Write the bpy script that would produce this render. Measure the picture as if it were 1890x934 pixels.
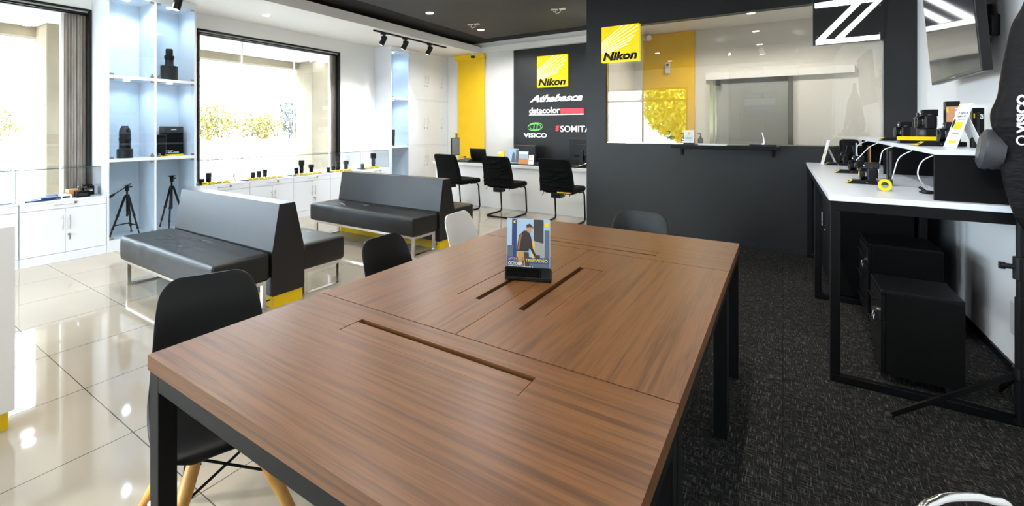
import bpy, bmesh, math, random
from mathutils import Vector, Matrix, Euler
random.seed(7)
for o in list(bpy.data.objects): bpy.data.objects.remove(o)
SC = bpy.context.scene
COL = SC.collection
PI = math.pi
R = math.radians

# ------------------------------------------------------------ camera
CAM_H = 1.37; FPX = 871.0; CX = 803.0; HY = 237.0; YAW = math.atan(642/871)
cam_d = bpy.data.cameras.new('camera'); cam = bpy.data.objects.new('camera', cam_d); COL.objects.link(cam)
cam.location = (0, 0, CAM_H); cam.rotation_euler = (PI/2, 0, YAW)
cam_d.sensor_width = 36; cam_d.sensor_fit = 'HORIZONTAL'; cam_d.lens = FPX/1890*36
cam_d.shift_x = (945-CX)/1890; cam_d.shift_y = -(467-HY)/1890
cam_d.clip_start = 0.02; cam_d.clip_end = 300
SC.camera = cam

# ------------------------------------------------------------ light, exposure
SC.view_settings.view_transform = 'Standard'; SC.view_settings.look = 'None'
SC.view_settings.exposure = 0.48; SC.view_settings.gamma = 1
try: SC.view_settings.use_curve_mapping = False
except Exception: pass
world = bpy.data.worlds.new('sky'); SC.world = world; world.use_nodes = True
bg = world.node_tree.nodes['Background']; bg.inputs[0].default_value = (0.72, 0.86, 1.0, 1); bg.inputs[1].default_value = 12.5

def lamp(kind, loc, energy, color=(1, 1, 1), rot=(0, 0, 0), **kw):
    d = bpy.data.lights.new('lamp_light', kind); d.energy = energy; d.color = color
    for k, v in kw.items(): setattr(d, k, v)
    o = bpy.data.objects.new('lamp_light', d); o.location = loc; o.rotation_euler = rot; COL.objects.link(o); return o
def portal(loc, rot, sx, sy):
    o = lamp('AREA', loc, 1, rot=rot, shape='RECTANGLE', size=sx, size_y=sy); o.data.cycles.is_portal = True; return o
portal((-6.66, -1.0, 1.6), (0, -PI/2, 0), 2.4, 6.0)
portal((-6.66, 4.5, 1.6), (0, -PI/2, 0), 2.4, 2.6)
portal((-4.12, -2.86, 1.4), (PI/2, 0, 0), 3.8, 2.5)
sun = lamp('SUN', (-4, -8, 6), 2.6, (1.0, 0.95, 0.88), rot=(R(62), 0, R(-38)), angle=R(3))

# ------------------------------------------------------------ pixel helpers (photo pixel -> point in the room)
_s, _c = math.sin(YAW), math.cos(YAW)
def ray(px, py):
    a = (px-CX)/FPX
    return Vector((-_s+_c*a, _c+_s*a, (HY-py)/FPX))
ORG = Vector((0, 0, CAM_H))
def atz(px, py, z): r = ray(px, py); return ORG + r*((z-CAM_H)/r.z)
def atx(px, py, x): r = ray(px, py); return ORG + r*(x/r.x)
def aty(px, py, y): r = ray(px, py); return ORG + r*(y/r.y)

# ------------------------------------------------------------ materials
MATS = {}
def mat(name, col, rough=.5, metal=0, spec=.5, emit=None, es=0, coat=0, alpha=None):
    m = bpy.data.materials.new(name); m.use_nodes = True; MATS[name] = m
    b = m.node_tree.nodes['Principled BSDF']
    b.inputs['Base Color'].default_value = (*col, 1); b.inputs['Roughness'].default_value = rough
    b.inputs['Metallic'].default_value = metal; b.inputs['Specular IOR Level'].default_value = spec
    if coat: b.inputs['Coat Weight'].default_value = coat; b.inputs['Coat Roughness'].default_value = .08
    if emit: b.inputs['Emission Color'].default_value = (*emit, 1); b.inputs['Emission Strength'].default_value = es
    return m
def N(m, t, **kw):
    n = m.node_tree.nodes.new(t)
    for k, v in kw.items():
        if isinstance(k, str) and k.startswith('i_'): n.inputs[k[2:].replace('_', ' ')].default_value = v
        else: setattr(n, k, v)
    return n
def L(m, a, b): m.node_tree.links.new(a, b)
def bsdf(m): return m.node_tree.nodes['Principled BSDF']
def ramp(m, stops):
    n = N(m, 'ShaderNodeValToRGB'); e = n.color_ramp.elements
    while len(e) < len(stops): e.new(.5)
    for i, (p, c) in enumerate(stops): e[i].position = p; e[i].color = (*c, 1)
    return n
def noisy(m, c1, c2, scale=3, rough=None, bump=0, bscale=60, detail=4, stretch=(1, 1, 1)):
    tc = N(m, 'ShaderNodeTexCoord'); mp = N(m, 'ShaderNodeMapping'); mp.inputs['Scale'].default_value = stretch
    L(m, tc.outputs['Object'], mp.inputs[0])
    nz = N(m, 'ShaderNodeTexNoise'); nz.inputs['Scale'].default_value = scale; nz.inputs['Detail'].default_value = detail
    L(m, mp.outputs[0], nz.inputs['Vector'])
    r = ramp(m, [(.3, c1), (.7, c2)]); L(m, nz.outputs[0], r.inputs[0]); L(m, r.outputs[0], bsdf(m).inputs['Base Color'])
    if rough:
        mr = N(m, 'ShaderNodeMapRange'); mr.inputs[3].default_value = rough[0]; mr.inputs[4].default_value = rough[1]
        L(m, nz.outputs[0], mr.inputs[0]); L(m, mr.outputs[0], bsdf(m).inputs['Roughness'])
    if bump:
        n2 = N(m, 'ShaderNodeTexNoise'); n2.inputs['Scale'].default_value = bscale; L(m, mp.outputs[0], n2.inputs['Vector'])
        b = N(m, 'ShaderNodeBump'); b.inputs['Strength'].default_value = bump; b.inputs['Distance'].default_value = .01
        L(m, n2.outputs[0], b.inputs['Height']); L(m, b.outputs[0], bsdf(m).inputs['Normal'])
    return m
def wood(name, axis, dark=(.075, .027, .009), light=(.188, .077, .024)):
    m = mat(name, light, .32, spec=.5, coat=.0)
    tc = N(m, 'ShaderNodeTexCoord'); mp = N(m, 'ShaderNodeMapping')
    sc = (1.0, 44, 44) if axis == 'x' else (44, 1.0, 44)
    mp.inputs['Scale'].default_value = sc
    L(m, tc.outputs['Object'], mp.inputs[0])
    # slow drift so the grain wanders
    w = N(m, 'ShaderNodeTexNoise'); w.inputs['Scale'].default_value = .12; w.inputs['Detail'].default_value = 2
    L(m, mp.outputs[0], w.inputs['Vector'])
    mx = N(m, 'ShaderNodeVectorMath', operation='MULTIPLY_ADD'); mx.inputs[1].default_value = (4, 4, 4)
    L(m, w.outputs['Color'], mx.inputs[0]); L(m, mp.outputs[0], mx.inputs[2])
    n1 = N(m, 'ShaderNodeTexNoise'); n1.inputs['Scale'].default_value = 1.0; n1.inputs['Detail'].default_value = 8; n1.inputs['Roughness'].default_value = .7
    L(m, mx.outputs[0], n1.inputs['Vector'])
    n2 = N(m, 'ShaderNodeTexNoise'); n2.inputs['Scale'].default_value = 6.0; n2.inputs['Detail'].default_value = 3
    L(m, mx.outputs[0], n2.inputs['Vector'])
    r1 = ramp(m, [(.22, dark), (.42, tuple(a*.5+b*.5 for a, b in zip(dark, light))), (.52, light), (.72, tuple(x*1.12 for x in light))])
    L(m, n1.outputs[0], r1.inputs[0])
    r2 = ramp(m, [(.34, (.70, .66, .63)), (.52, (1, 1, 1))]); L(m, n2.outputs[0], r2.inputs[0])
    mm = N(m, 'ShaderNodeMix', data_type='RGBA', blend_type='MULTIPLY'); mm.inputs[0].default_value = .75
    L(m, r1.outputs[0], mm.inputs[6]); L(m, r2.outputs[0], mm.inputs[7]); L(m, mm.outputs[2], bsdf(m).inputs['Base Color'])
    mr = N(m, 'ShaderNodeMapRange'); mr.inputs[3].default_value = .30; mr.inputs[4].default_value = .40
    L(m, n1.outputs[0], mr.inputs[0]); L(m, mr.outputs[0], bsdf(m).inputs['Roughness'])
    return m
wood_x = wood('walnut_grain_across', 'x'); wood_y = wood('walnut_grain_along', 'y')
def tiles():
    m = mat('beige_polished_tile', (.6, .53, .43), .05, spec=.6)
    tc = N(m, 'ShaderNodeTexCoord'); mp = N(m, 'ShaderNodeMapping'); mp.inputs['Location'].default_value = (2.96+12, -.905+12, 0)
    L(m, tc.outputs['Object'], mp.inputs[0])
    b = N(m, 'ShaderNodeTexBrick'); b.offset = 0; b.squash = 1
    b.inputs['Scale'].default_value = 1; b.inputs['Brick Width'].default_value = .6; b.inputs['Row Height'].default_value = .6
    b.inputs['Mortar Size'].default_value = .0023; b.inputs['Mortar Smooth'].default_value = .1; b.inputs['Bias'].default_value = 0
    b.inputs['Color1'].default_value = (.42, .37, .30, 1); b.inputs['Color2'].default_value = (.40, .352, .283, 1); b.inputs['Mortar'].default_value = (.05, .045, .04, 1)
    L(m, mp.outputs[0], b.inputs['Vector'])
    nz = N(m, 'ShaderNodeTexNoise'); nz.inputs['Scale'].default_value = 1.3; nz.inputs['Detail'].default_value = 3; L(m, mp.outputs[0], nz.inputs['Vector'])
    r = ramp(m, [(.3, (.93, .93, .93)), (.7, (1.04, 1.03, 1.0))]); L(m, nz.outputs[0], r.inputs[0])
    mm = N(m, 'ShaderNodeMix', data_type='RGBA', blend_type='MULTIPLY'); mm.inputs[0].default_value = 1
    L(m, b.outputs['Color'], mm.inputs[6]); L(m, r.outputs[0], mm.inputs[7]); L(m, mm.outputs[2], bsdf(m).inputs['Base Color'])
    return m
tile_m = tiles()
def carpet():
    m = mat('black_woven_carpet', (.02, .02, .02), .95, spec=.1)
    tc = N(m, 'ShaderNodeTexCoord')
    def streak(scale, sc):
        mp = N(m, 'ShaderNodeMapping'); mp.inputs['Scale'].default_value = sc; L(m, tc.outputs['Object'], mp.inputs[0])
        n = N(m, 'ShaderNodeTexNoise'); n.inputs['Scale'].default_value = scale; n.inputs['Detail'].default_value = 3; L(m, mp.outputs[0], n.inputs['Vector']); return n
    a = streak(1, (22, 230, 1)); b = streak(1, (210, 18, 1))
    ad = N(m, 'ShaderNodeMath', operation='MAXIMUM'); L(m, a.outputs[0], ad.inputs[0]); L(m, b.outputs[0], ad.inputs[1])
    r = ramp(m, [(.45, (.007, .007, .007)), (.58, (.026, .025, .023)), (.72, (.15, .14, .125))]); L(m, ad.outputs[0], r.inputs[0])
    br = N(m, 'ShaderNodeTexBrick'); br.offset = 0
    br.inputs['Scale'].default_value = 1; br.inputs['Brick Width'].default_value = .25; br.inputs['Row Height'].default_value = 1.0
    br.inputs['Mortar Size'].default_value = .002; br.inputs['Color1'].default_value = (1, 1, 1, 1); br.inputs['Color2'].default_value = (.72, .72, .72, 1); br.inputs['Mortar'].default_value = (.3, .3, .3, 1)
    L(m, tc.outputs['Object'], br.inputs['Vector'])
    mm = N(m, 'ShaderNodeMix', data_type='RGBA', blend_type='MULTIPLY'); mm.inputs[0].default_value = .8
    L(m, r.outputs[0], mm.inputs[6]); L(m, br.outputs[0], mm.inputs[7]); L(m, mm.outputs[2], bsdf(m).inputs['Base Color'])
    bp = N(m, 'ShaderNodeBump'); bp.inputs['Strength'].default_value = .6; bp.inputs['Distance'].default_value = .004
    L(m, ad.outputs[0], bp.inputs['Height']); L(m, bp.outputs[0], bsdf(m).inputs['Normal'])
    return m
carpet_m = carpet()
white_wall = noisy(mat('white_wall_paint', (.8, .8, .78), .6), (.84, .84, .83), (.88, .88, .87), 1.5)
warm_white = noisy(mat('warm_white_plaster', (.8, .76, .68), .6), (.88, .85, .79), (.91, .88, .83), 1.5)
gloss_white = mat('white_gloss_panel', (.80, .79, .76), .12)
white_lam = noisy(mat('white_laminate', (.74, .77, .82), .28), (.76, .80, .855), (.79, .825, .88), 2)
cab_in = mat('pale_cabinet_lining', (.78, .87, .94), .5)
black_wall = noisy(mat('charcoal_wall_paint', (.02, .02, .022), .42), (.0045, .005, .0052), (.0078, .0083, .0088), 2.2, rough=(.36, .52))
black_ceil = noisy(mat('dark_ceiling_paint', (.045, .04, .036), .7), (.040, .037, .032), (.052, .047, .041), 1.6)
black_void = mat('black_recess_paint', (.006, .006, .006), .9)
yellow = mat('yellow_gloss_paint', (.92, .62, .0), .3)
yellow_m = noisy(mat('yellow_blind_fabric', (.80, .50, .01), .45), (.90, .55, .0), (.95, .60, .0), 3)
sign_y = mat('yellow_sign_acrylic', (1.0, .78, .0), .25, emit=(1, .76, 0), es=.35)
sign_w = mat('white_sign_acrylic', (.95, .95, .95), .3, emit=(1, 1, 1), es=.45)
sign_k = mat('black_sign_vinyl', (.005, .005, .005), .35)
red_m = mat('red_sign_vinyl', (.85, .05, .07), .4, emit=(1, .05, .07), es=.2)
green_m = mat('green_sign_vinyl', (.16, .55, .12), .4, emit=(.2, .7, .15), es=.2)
led_w = mat('white_led_letter', (1, 1, 1), .3, emit=(1, 1, 1), es=2.5)
led = mat('downlight_led', (1, 1, 1), .3, emit=(.95, .97, 1), es=14)
steel_k = mat('black_powder_coated_steel', (.003, .003, .0035), .45, spec=.2)
blk = mat('black_plastic', (.004, .004, .0045), .35, spec=.3)
blk_m = mat('matt_black_board', (.003, .003, .003), .6, spec=.15)
blk_s = mat('black_rubber', (.02, .02, .02), .7)
chrome = mat('chrome_steel', (.75, .74, .72), .16, metal=1)
brass = mat('brushed_nickel', (.55, .50, .42), .3, metal=1)
bronze = noisy(mat('dark_bronze_aluminium', (.10, .08, .06), .3, metal=.6), (.24, .205, .17), (.40, .35, .30), 4, stretch=(6, 6, .5))
leather = noisy(mat('black_leather', (.02, .02, .02), .33, spec=.5), (.004, .004, .004), (.008, .008, .0075), 6, rough=(.26, .40), bump=.25, bscale=180)
lam_k = noisy(mat('black_satin_laminate', (.03, .03, .03), .30, spec=.55), (.005, .005, .005), (.010, .010, .0095), 3.5, rough=(.33, .46))
cloth_k = noisy(mat('black_stretch_cloth', (.012, .012, .012), .8, spec=.1), (.0022, .0022, .0022), (.0045, .0045, .0045), 30, bump=.3, bscale=300)
cover_k = noisy(mat('black_nylon_cover', (.02, .02, .02), .6, spec=.15), (.003, .003, .0032), (.007, .007, .0075), 6, bump=.7, bscale=14, stretch=(1, 1, 3))
shell_k = mat('black_matt_shell', (.005, .005, .005), .38, spec=.3)
shell_w = mat('white_shell', (.72, .70, .66), .4)
beech = noisy(mat('beech_wood', (.72, .36, .10), .4), (.62, .29, .05), (.80, .42, .10), 4, stretch=(8, 8, 1))
soft_grey = mat('grey_reflector_fabric', (.05, .052, .058), .4)
screen_m = mat('dark_screen_glass', (.02, .022, .03), .06, spec=.8)
paper = mat('white_paper_card', (.86, .87, .88), .5)
navy = mat('navy_book_cover', (.02, .05, .18), .5)
kraft = mat('kraft_box_board', (.55, .27, .12), .7)
concrete = noisy(mat('beige_render', (.62, .55, .42), .8), (.25, .20, .13), (.31, .255, .17), 3)
pave = mat('grey_paving', (.30, .28, .25), .8)
out_white = mat('white_render', (.9, .9, .88), .8)
tan = mat('tan_facade', (.72, .62, .45), .8)
blue_m = mat('blue_plastic', (.03, .07, .5), .4)
orange_p = mat('orange_print', (.7, .25, .05), .5)
sky_p = mat('sky_blue_print', (.38, .52, .66), .5)
grey_p = mat('slate_print', (.10, .13, .17), .5)
skin_p = mat('tan_print', (.55, .26, .12), .5)
leaf_y = noisy(mat('yellow_green_leaves', (.45, .45, .06), .6), (.07, .09, .01), (.42, .33, .02), 9)
leaf_t = noisy(mat('green_tree_leaves', (.1, .14, .02), .6), (.28, .40, .03), (.80, .82, .12), 2.5)
leaf_g = noisy(mat('grey_green_leaves', (.2, .25, .2), .5), (.03, .045, .045), (.30, .32, .31), 5)
def glass_mat(name, tint, refl, rough=0.0):
    m = bpy.data.materials.new(name); m.use_nodes = True; nt = m.node_tree; nt.nodes.clear()
    o = nt.nodes.new('ShaderNodeOutputMaterial'); mx = nt.nodes.new('ShaderNodeMixShader'); t = nt.nodes.new('ShaderNodeBsdfTransparent'); g = nt.nodes.new('ShaderNodeBsdfGlossy')
    t.inputs[0].default_value = (*tint, 1); g.inputs['Roughness'].default_value = rough
    lw = nt.nodes.new('ShaderNodeFresnel'); ge = nt.nodes.new('ShaderNodeNewGeometry'); ir = nt.nodes.new('ShaderNodeMapRange'); ir.inputs[3].default_value = 1.5; ir.inputs[4].default_value = 1/1.5; nt.links.new(ge.outputs['Backfacing'], ir.inputs[0]); nt.links.new(ir.outputs[0], lw.inputs[0])
    mr = nt.nodes.new('ShaderNodeMath'); mr.operation = 'MULTIPLY'; mr.inputs[1].default_value = refl; mr.use_clamp = True
    nt.links.new(lw.outputs[0], mr.inputs[0]); nt.links.new(mr.outputs[0], mx.inputs[0]); nt.links.new(t.outputs[0], mx.inputs[1]); nt.links.new(g.outputs[0], mx.inputs[2]); nt.links.new(mx.outputs[0], o.inputs[0])
    return m
glass = glass_mat('clear_glass', (.98, .99, .995), 1.0)
glass_case = glass_mat('display_case_glass', (.985, .995, 1.0), .8)
glass_blue = glass_mat('cool_cabinet_glass', (.93, .97, 1.0), .9)
glass_part = glass_mat('partition_glass', (.93, .93, .91), 2.2)
glass_edge = mat('dark_glass_edge', (.03, .10, .12), .1)
smoke = glass_mat('smoked_acrylic', (.18, .18, .18), 1.0)
acrylic = glass_mat('clear_acrylic', (.9, .92, .93), 1.6)

# ------------------------------------------------------------ mesh builder
class B:
    def __init__(s): s.bm = bmesh.new(); s.mi = 0
    def _n(s, verts):
        for f in {f for v in verts for f in v.link_faces}: f.material_index = s.mi
        return verts
    def box(s, x0, x1, y0, y1, z0, z1, rot=None, about=None):
        r = bmesh.ops.create_cube(s.bm, size=1)['verts']
        for v in r: v.co = Vector(((x0+x1)/2+v.co.x*(x1-x0), (y0+y1)/2+v.co.y*(y1-y0), (z0+z1)/2+v.co.z*(z1-z0)))
        if rot:
            c = Vector(about) if about else Vector(((x0+x1)/2, (y0+y1)/2, (z0+z1)/2))
            M = Euler(rot).to_matrix()
            for v in r: v.co = c + M @ (v.co-c)
        s._n(r); return s
    def cyl(s, p0, p1, r0, r1=None, seg=20, caps=True):
        p0, p1 = Vector(p0), Vector(p1); r1 = r0 if r1 is None else r1
        d = p1-p0; q = d.to_track_quat('Z', 'Y')
        r = bmesh.ops.create_cone(s.bm, cap_ends=caps, segments=seg, radius1=r0, radius2=r1, depth=d.length)['verts']
        for v in r: v.co = (p0+p1)/2 + q @ v.co
        s._n(r); return s
    def lathe(s, prof, c=(0, 0, 0), axis=(0, 0, 1), seg=28):
        q = Vector(axis).to_track_quat('Z', 'Y'); c = Vector(c); rings = []
        for (r, z) in prof:
            rings.append([s.bm.verts.new(c + q @ Vector((r*math.cos(2*PI*i/seg), r*math.sin(2*PI*i/seg), z))) for i in range(seg)])
        for a, b in zip(rings, rings[1:]):
            for i in range(seg):
                f = s.bm.faces.new((a[i], a[(i+1) % seg], b[(i+1) % seg], b[i])); f.material_index = s.mi
        for ring, rev in ((rings[0], True), (rings[-1], False)):
            f = s.bm.faces.new(list(reversed(ring)) if rev else ring); f.material_index = s.mi
        return s
    def prism(s, pts, d):
        d = Vector(d); a = [s.bm.verts.new(Vector(p)) for p in pts]; b = [s.bm.verts.new(Vector(p)+d) for p in pts]
        n = len(pts)
        fs = [s.bm.faces.new(a), s.bm.faces.new(list(reversed(b)))]
        for i in range(n): fs.append(s.bm.faces.new((a[i], b[i], b[(i+1) % n], a[(i+1) % n])))
        for f in fs: f.material_index = s.mi
        bmesh.ops.recalc_face_normals(s.bm, faces=fs)
        return s
    def tube(s, pts, r, seg=10, closed=False):
        pts = [Vector(p) for p in pts]; n = len(pts); rings = []
        up = Vector((0, 0, 1))
        for i, p in enumerate(pts):
            a = pts[(i-1) % n] if (closed or i > 0) else p; b = pts[(i+1) % n] if (closed or i < n-1) else p
            t = (b-a).normalized()
            ref = up if abs(t.dot(up)) < .95 else Vector((0, 1, 0))
            if rings and i:
                u = prev_u - t*prev_u.dot(t)
                u = u.normalized() if u.length > 1e-5 else t.cross(ref).normalized()
            else: u = t.cross(ref).normalized()
            prev_u = u; w = t.cross(u)
            rr = r[i] if isinstance(r, (list, tuple)) else r
            rings.append([s.bm.verts.new(p + u*rr*math.cos(2*PI*k/seg) + w*rr*math.sin(2*PI*k/seg)) for k in range(seg)])
        pr = list(zip(rings, rings[1:])) + ([(rings[-1], rings[0])] if closed else [])
        for a, b in pr:
            for k in range(seg):
                f = s.bm.faces.new((a[k], a[(k+1) % seg], b[(k+1) % seg], b[k])); f.material_index = s.mi
        if not closed:
            for ring, rev in ((rings[0], False), (rings[-1], True)):
                f = s.bm.faces.new(list(reversed(ring)) if rev else ring); f.material_index = s.mi
        return s
    def sphere(s, c, r, seg=16, scale=(1, 1, 1)):
        v = bmesh.ops.create_uvsphere(s.bm, u_segments=seg, v_segments=seg//2+2, radius=r)['verts']
        for k in v: k.co = Vector(c) + Vector((k.co.x*scale[0], k.co.y*scale[1], k.co.z*scale[2]))
        s._n(v); return s
    def beam(s, p0, p1, w, h=None):
        # square bar between two points
        h = h or w; p0, p1 = Vector(p0), Vector(p1); d = (p1-p0); t = d.normalized()
        ref = Vector((0, 0, 1)) if abs(t.z) < .9 else Vector((0, 1, 0))
        u = t.cross(ref).normalized(); v = u.cross(t).normalized()
        a = [p0 + u*(i*w/2) + v*(j*h/2) for i, j in ((-1, -1), (1, -1), (1, 1), (-1, 1))]
        return s.prism(a, d)
W = {}
def build(name, b, mats, parent=None, bevel=0, smooth=False, seg=2, sub=0):
    me = bpy.data.meshes.new(name)
    if parent is not None:
        Mi = W[parent.name].inverted(); bmesh.ops.transform(b.bm, matrix=Mi, verts=b.bm.verts)
    bmesh.ops.recalc_face_normals(b.bm, faces=b.bm.faces)
    b.bm.to_mesh(me); b.bm.free()
    for m in (mats if isinstance(mats, (list, tuple)) else [mats]): me.materials.append(m)
    o = bpy.data.objects.new(name, me); COL.objects.link(o)
    W[o.name] = W[parent.name] if parent is not None else Matrix.Identity(4)
    if parent is not None: o.parent = parent
    if smooth:
        for p in me.polygons: p.use_smooth = True
        try:
            me.set_sharp_from_angle(angle=R(40))
        except Exception: pass
    if bevel:
        md = o.modifiers.new('bevel', 'BEVEL'); md.width = bevel; md.segments = seg; md.limit_method = 'ANGLE'; md.angle_limit = R(40)
        md.harden_normals = False
    if sub:
        md = o.modifiers.new('sub', 'SUBSURF'); md.levels = sub; md.render_levels = sub
    return o
def tag(o, label, cat, group=None, kind=None):
    o['label'] = label; o['category'] = cat
    if group: o['group'] = group
    if kind: o['kind'] = kind
    return o
def thing(name, label, cat, loc=(0, 0, 0), rz=0, group=None):
    o = bpy.data.objects.new(name, None); COL.objects.link(o); o.location = loc; o.rotation_euler = (0, 0, rz)
    o.empty_display_size = .05
    W[o.name] = Matrix.Translation(Vector(loc)) @ Matrix.Rotation(rz, 4, 'Z')
    return tag(o, label, cat, group)
def struct(name, b, m, parent=None, **kw):
    o = build(name, b, m, parent, **kw)
    if parent is None: o['kind'] = 'structure'
    return o
def copy_tree(o, parent=None):
    c = o.copy(); COL.objects.link(c); c.parent = parent
    for ch in list(o.children): copy_tree(ch, c)
    return c
# flat-printed polygons on a surface: origin, U, V axes in metres, normal offset
class Print:
    def __init__(s, org, U, V, nrm): s.o, s.U, s.V, s.n = Vector(org), Vector(U), Vector(V), Vector(nrm)
    def p(s, u, v, h=0): return s.o + s.U*u + s.V*v + s.n*h
    def poly(s, b, pts, h=.001, t=.001): b.prism([s.p(u, v, h) for u, v in pts], s.n*t); return b
def text_bm(txt, shear=0, bold=0.0, font_mat=None):
    c = bpy.data.curves.new('text', 'FONT'); c.body = txt; c.shear = shear; c.offset = bold; c.size = 1; c.extrude = .0; c.resolution_u = 3
    o = bpy.data.objects.new('text', c); COL.objects.link(o)
    bpy.context.view_layer.update()
    dg = bpy.context.evaluated_depsgraph_get()
    me = bpy.data.meshes.new_from_object(o.evaluated_get(dg))
    bpy.data.objects.remove(o)
    bm = bmesh.new(); bm.from_mesh(me); bpy.data.meshes.remove(me); return bm
def text_on(b, pr, txt, u0, u1, v0, v1, h=.001, t=.002, shear=0, bold=0.0):
    """letters fitted to the box u0..u1, v0..v1 of a print frame, t metres thick"""
    bm = text_bm(txt, shear, bold)
    xs = [v.co.x for v in bm.verts]; ys = [v.co.y for v in bm.verts]
    x0, x1, y0, y1 = min(xs), max(xs), min(ys), max(ys)
    r = bmesh.ops.extrude_face_region(bm, geom=bm.faces[:])
    top = {e for e in r['geom'] if isinstance(e, bmesh.types.BMVert)}
    for v in bm.verts:
        u = u0+(v.co.x-x0)/(x1-x0)*(u1-u0); w = v0+(v.co.y-y0)/(y1-y0)*(v1-v0)
        v.co = pr.p(u, w, h+(t if v in top else 0))
    me = bpy.data.meshes.new('t'); bm.to_mesh(me); bm.free()
    n0 = len(b.bm.faces); b.bm.from_mesh(me); bpy.data.meshes.remove(me)
    b.bm.faces.ensure_lookup_table()
    for f in b.bm.faces[n0:]: f.material_index = b.mi
    return b

# ============================================================ ROOM
XL, XR, YB, YR = -6.41, 1.043, 8.60, -2.60     # left wall, right wall, back wall, rear wall
YP = 6.42                                      # partition face
SZ, CZ = 2.95, 3.17                            # soffit, dark ceiling
XC = -5.984                                    # cabinet fronts
b = B(); b.box(XL, -.56, YR, YB, -.06, 0); struct('floor', b, tile_m)
b = B(); b.box(-.56, XR, YR, YB, -.06, .004); struct('floor', b, carpet_m)
# ceiling
b = B(); b.box(-5.35, XR, YR, YB, CZ, CZ+.08); struct('ceiling', b, black_ceil)
b = B(); b.box(XL-.25, -5.15, YR, YB, SZ, SZ+.14); b.box(-5.15, -2.1, 8.56, YB, SZ, SZ+.12)
struct('ceiling', b, warm_white)
b = B(); b.box(-5.37, -5.35, YR, YB, SZ+.14, CZ+.08); struct('trim_1', b, black_void)
b = B(); b.box(-5.15, -4.82, YR, YB, CZ-.004, CZ+.002); b.box(-4.82, -2.16, 8.25, 8.56, CZ-.004, CZ+.002); struct('trim_6', b, black_void)
# left wall with two window openings
b = B()
def wall_x(b, x0, x1, y0, y1, z0, z1, holes):
    ys = y0
    for (a, c, d, e) in sorted(holes):
        if a > ys: b.box(x0, x1, ys, a, z0, z1)
        if d > z0: b.box(x0, x1, a, c, z0, d)
        if e < z1: b.box(x0, x1, a, c, e, z1)
        ys = c
    if ys < y1: b.box(x0, x1, ys, y1, z0, z1)
W1 = (-2.3, 2.03, .35, 2.735); W2 = (3.24, 5.82, .35, 2.735)
wall_x(b, XL-.25, XL, YR, YB, 0, SZ+.1, [W1, W2]); struct('wall_left', b, white_wall)
# back wall
b = B(); b.box(XL, XR, YB, YB+.15, 0, CZ); struct('wall_back', b, gloss_white)
b = B(); b.box(XR, XR+.15, YR, YB, 0, CZ); struct('wall_right', b, white_wall)
# rear wall (behind the photographer) with a shop window
b = B()
for (x0, x1, z0, z1) in ((XL, -6.0, 0, CZ), (-2.25, XR, 0, CZ), (-6.0, -2.25, 2.6, CZ), (-6.0, -2.25, 0, .15)):
    b.box(x0, x1, YR-.2, YR, z0, z1)
struct('wall_rear', b, warm_white)
# partition with glazed opening
GX0, GX1, GZ0, GZ1 = -1.90, .808, 1.178, 2.70
b = B()
for (x0, x1, z0, z1) in ((-2.16, GX0, 0, CZ), (GX1, XR, 0, CZ), (GX0, GX1, 0, GZ0), (GX0, GX1, GZ1, CZ)):
    b.box(x0, x1, YP, YP+.12, z0, z1)
struct('wall_front', b, black_wall)
b = B(); b.box(-2.16, -2.06, YP+.12, YB, 0, CZ); struct('wall_side', b, white_wall)
b = B(); b.box(-2.06, XR, YP+.12, YB, SZ, SZ+.05); struct('ceiling', b, white_wall)
w = bpy.data.objects.new('window_3', None); COL.objects.link(w); w['kind'] = 'structure'; W[w.name] = Matrix.Identity(4)
b = B(); b.box(GX0, GX1, YP+.05, YP+.06, GZ0, GZ1); build('pane', b, glass_part, w)
b = B(); b.box(GX0, GX1, YP+.035, YP+.075, GZ0, GZ0+.012); b.box(GX0, GX0+.008, YP+.035, YP+.075, GZ0, GZ1); b.box(GX1-.008, GX1, YP+.035, YP+.075, GZ0, GZ1)
build('glazing_bead', b, chrome, w)
b = B(); b.box(-2.06, XR, YP-.008, YP, 0, .06); struct('baseboard_front', b, black_wall)
b = B(); b.box(XR-.012, XR, YR, YP, 0, .05); struct('baseboard_right', b, steel_k)
# black feature panel, white gloss panel edges on back wall
b = B(); b.box(-4.345, -2.16, YB-.05, YB, 0, 2.93); struct('trim_2', b, black_wall)
b = B(); b.box(-4.385, -4.345, YB-.055, YB, 0, 2.93); struct('trim_3', b, gloss_white)

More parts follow.
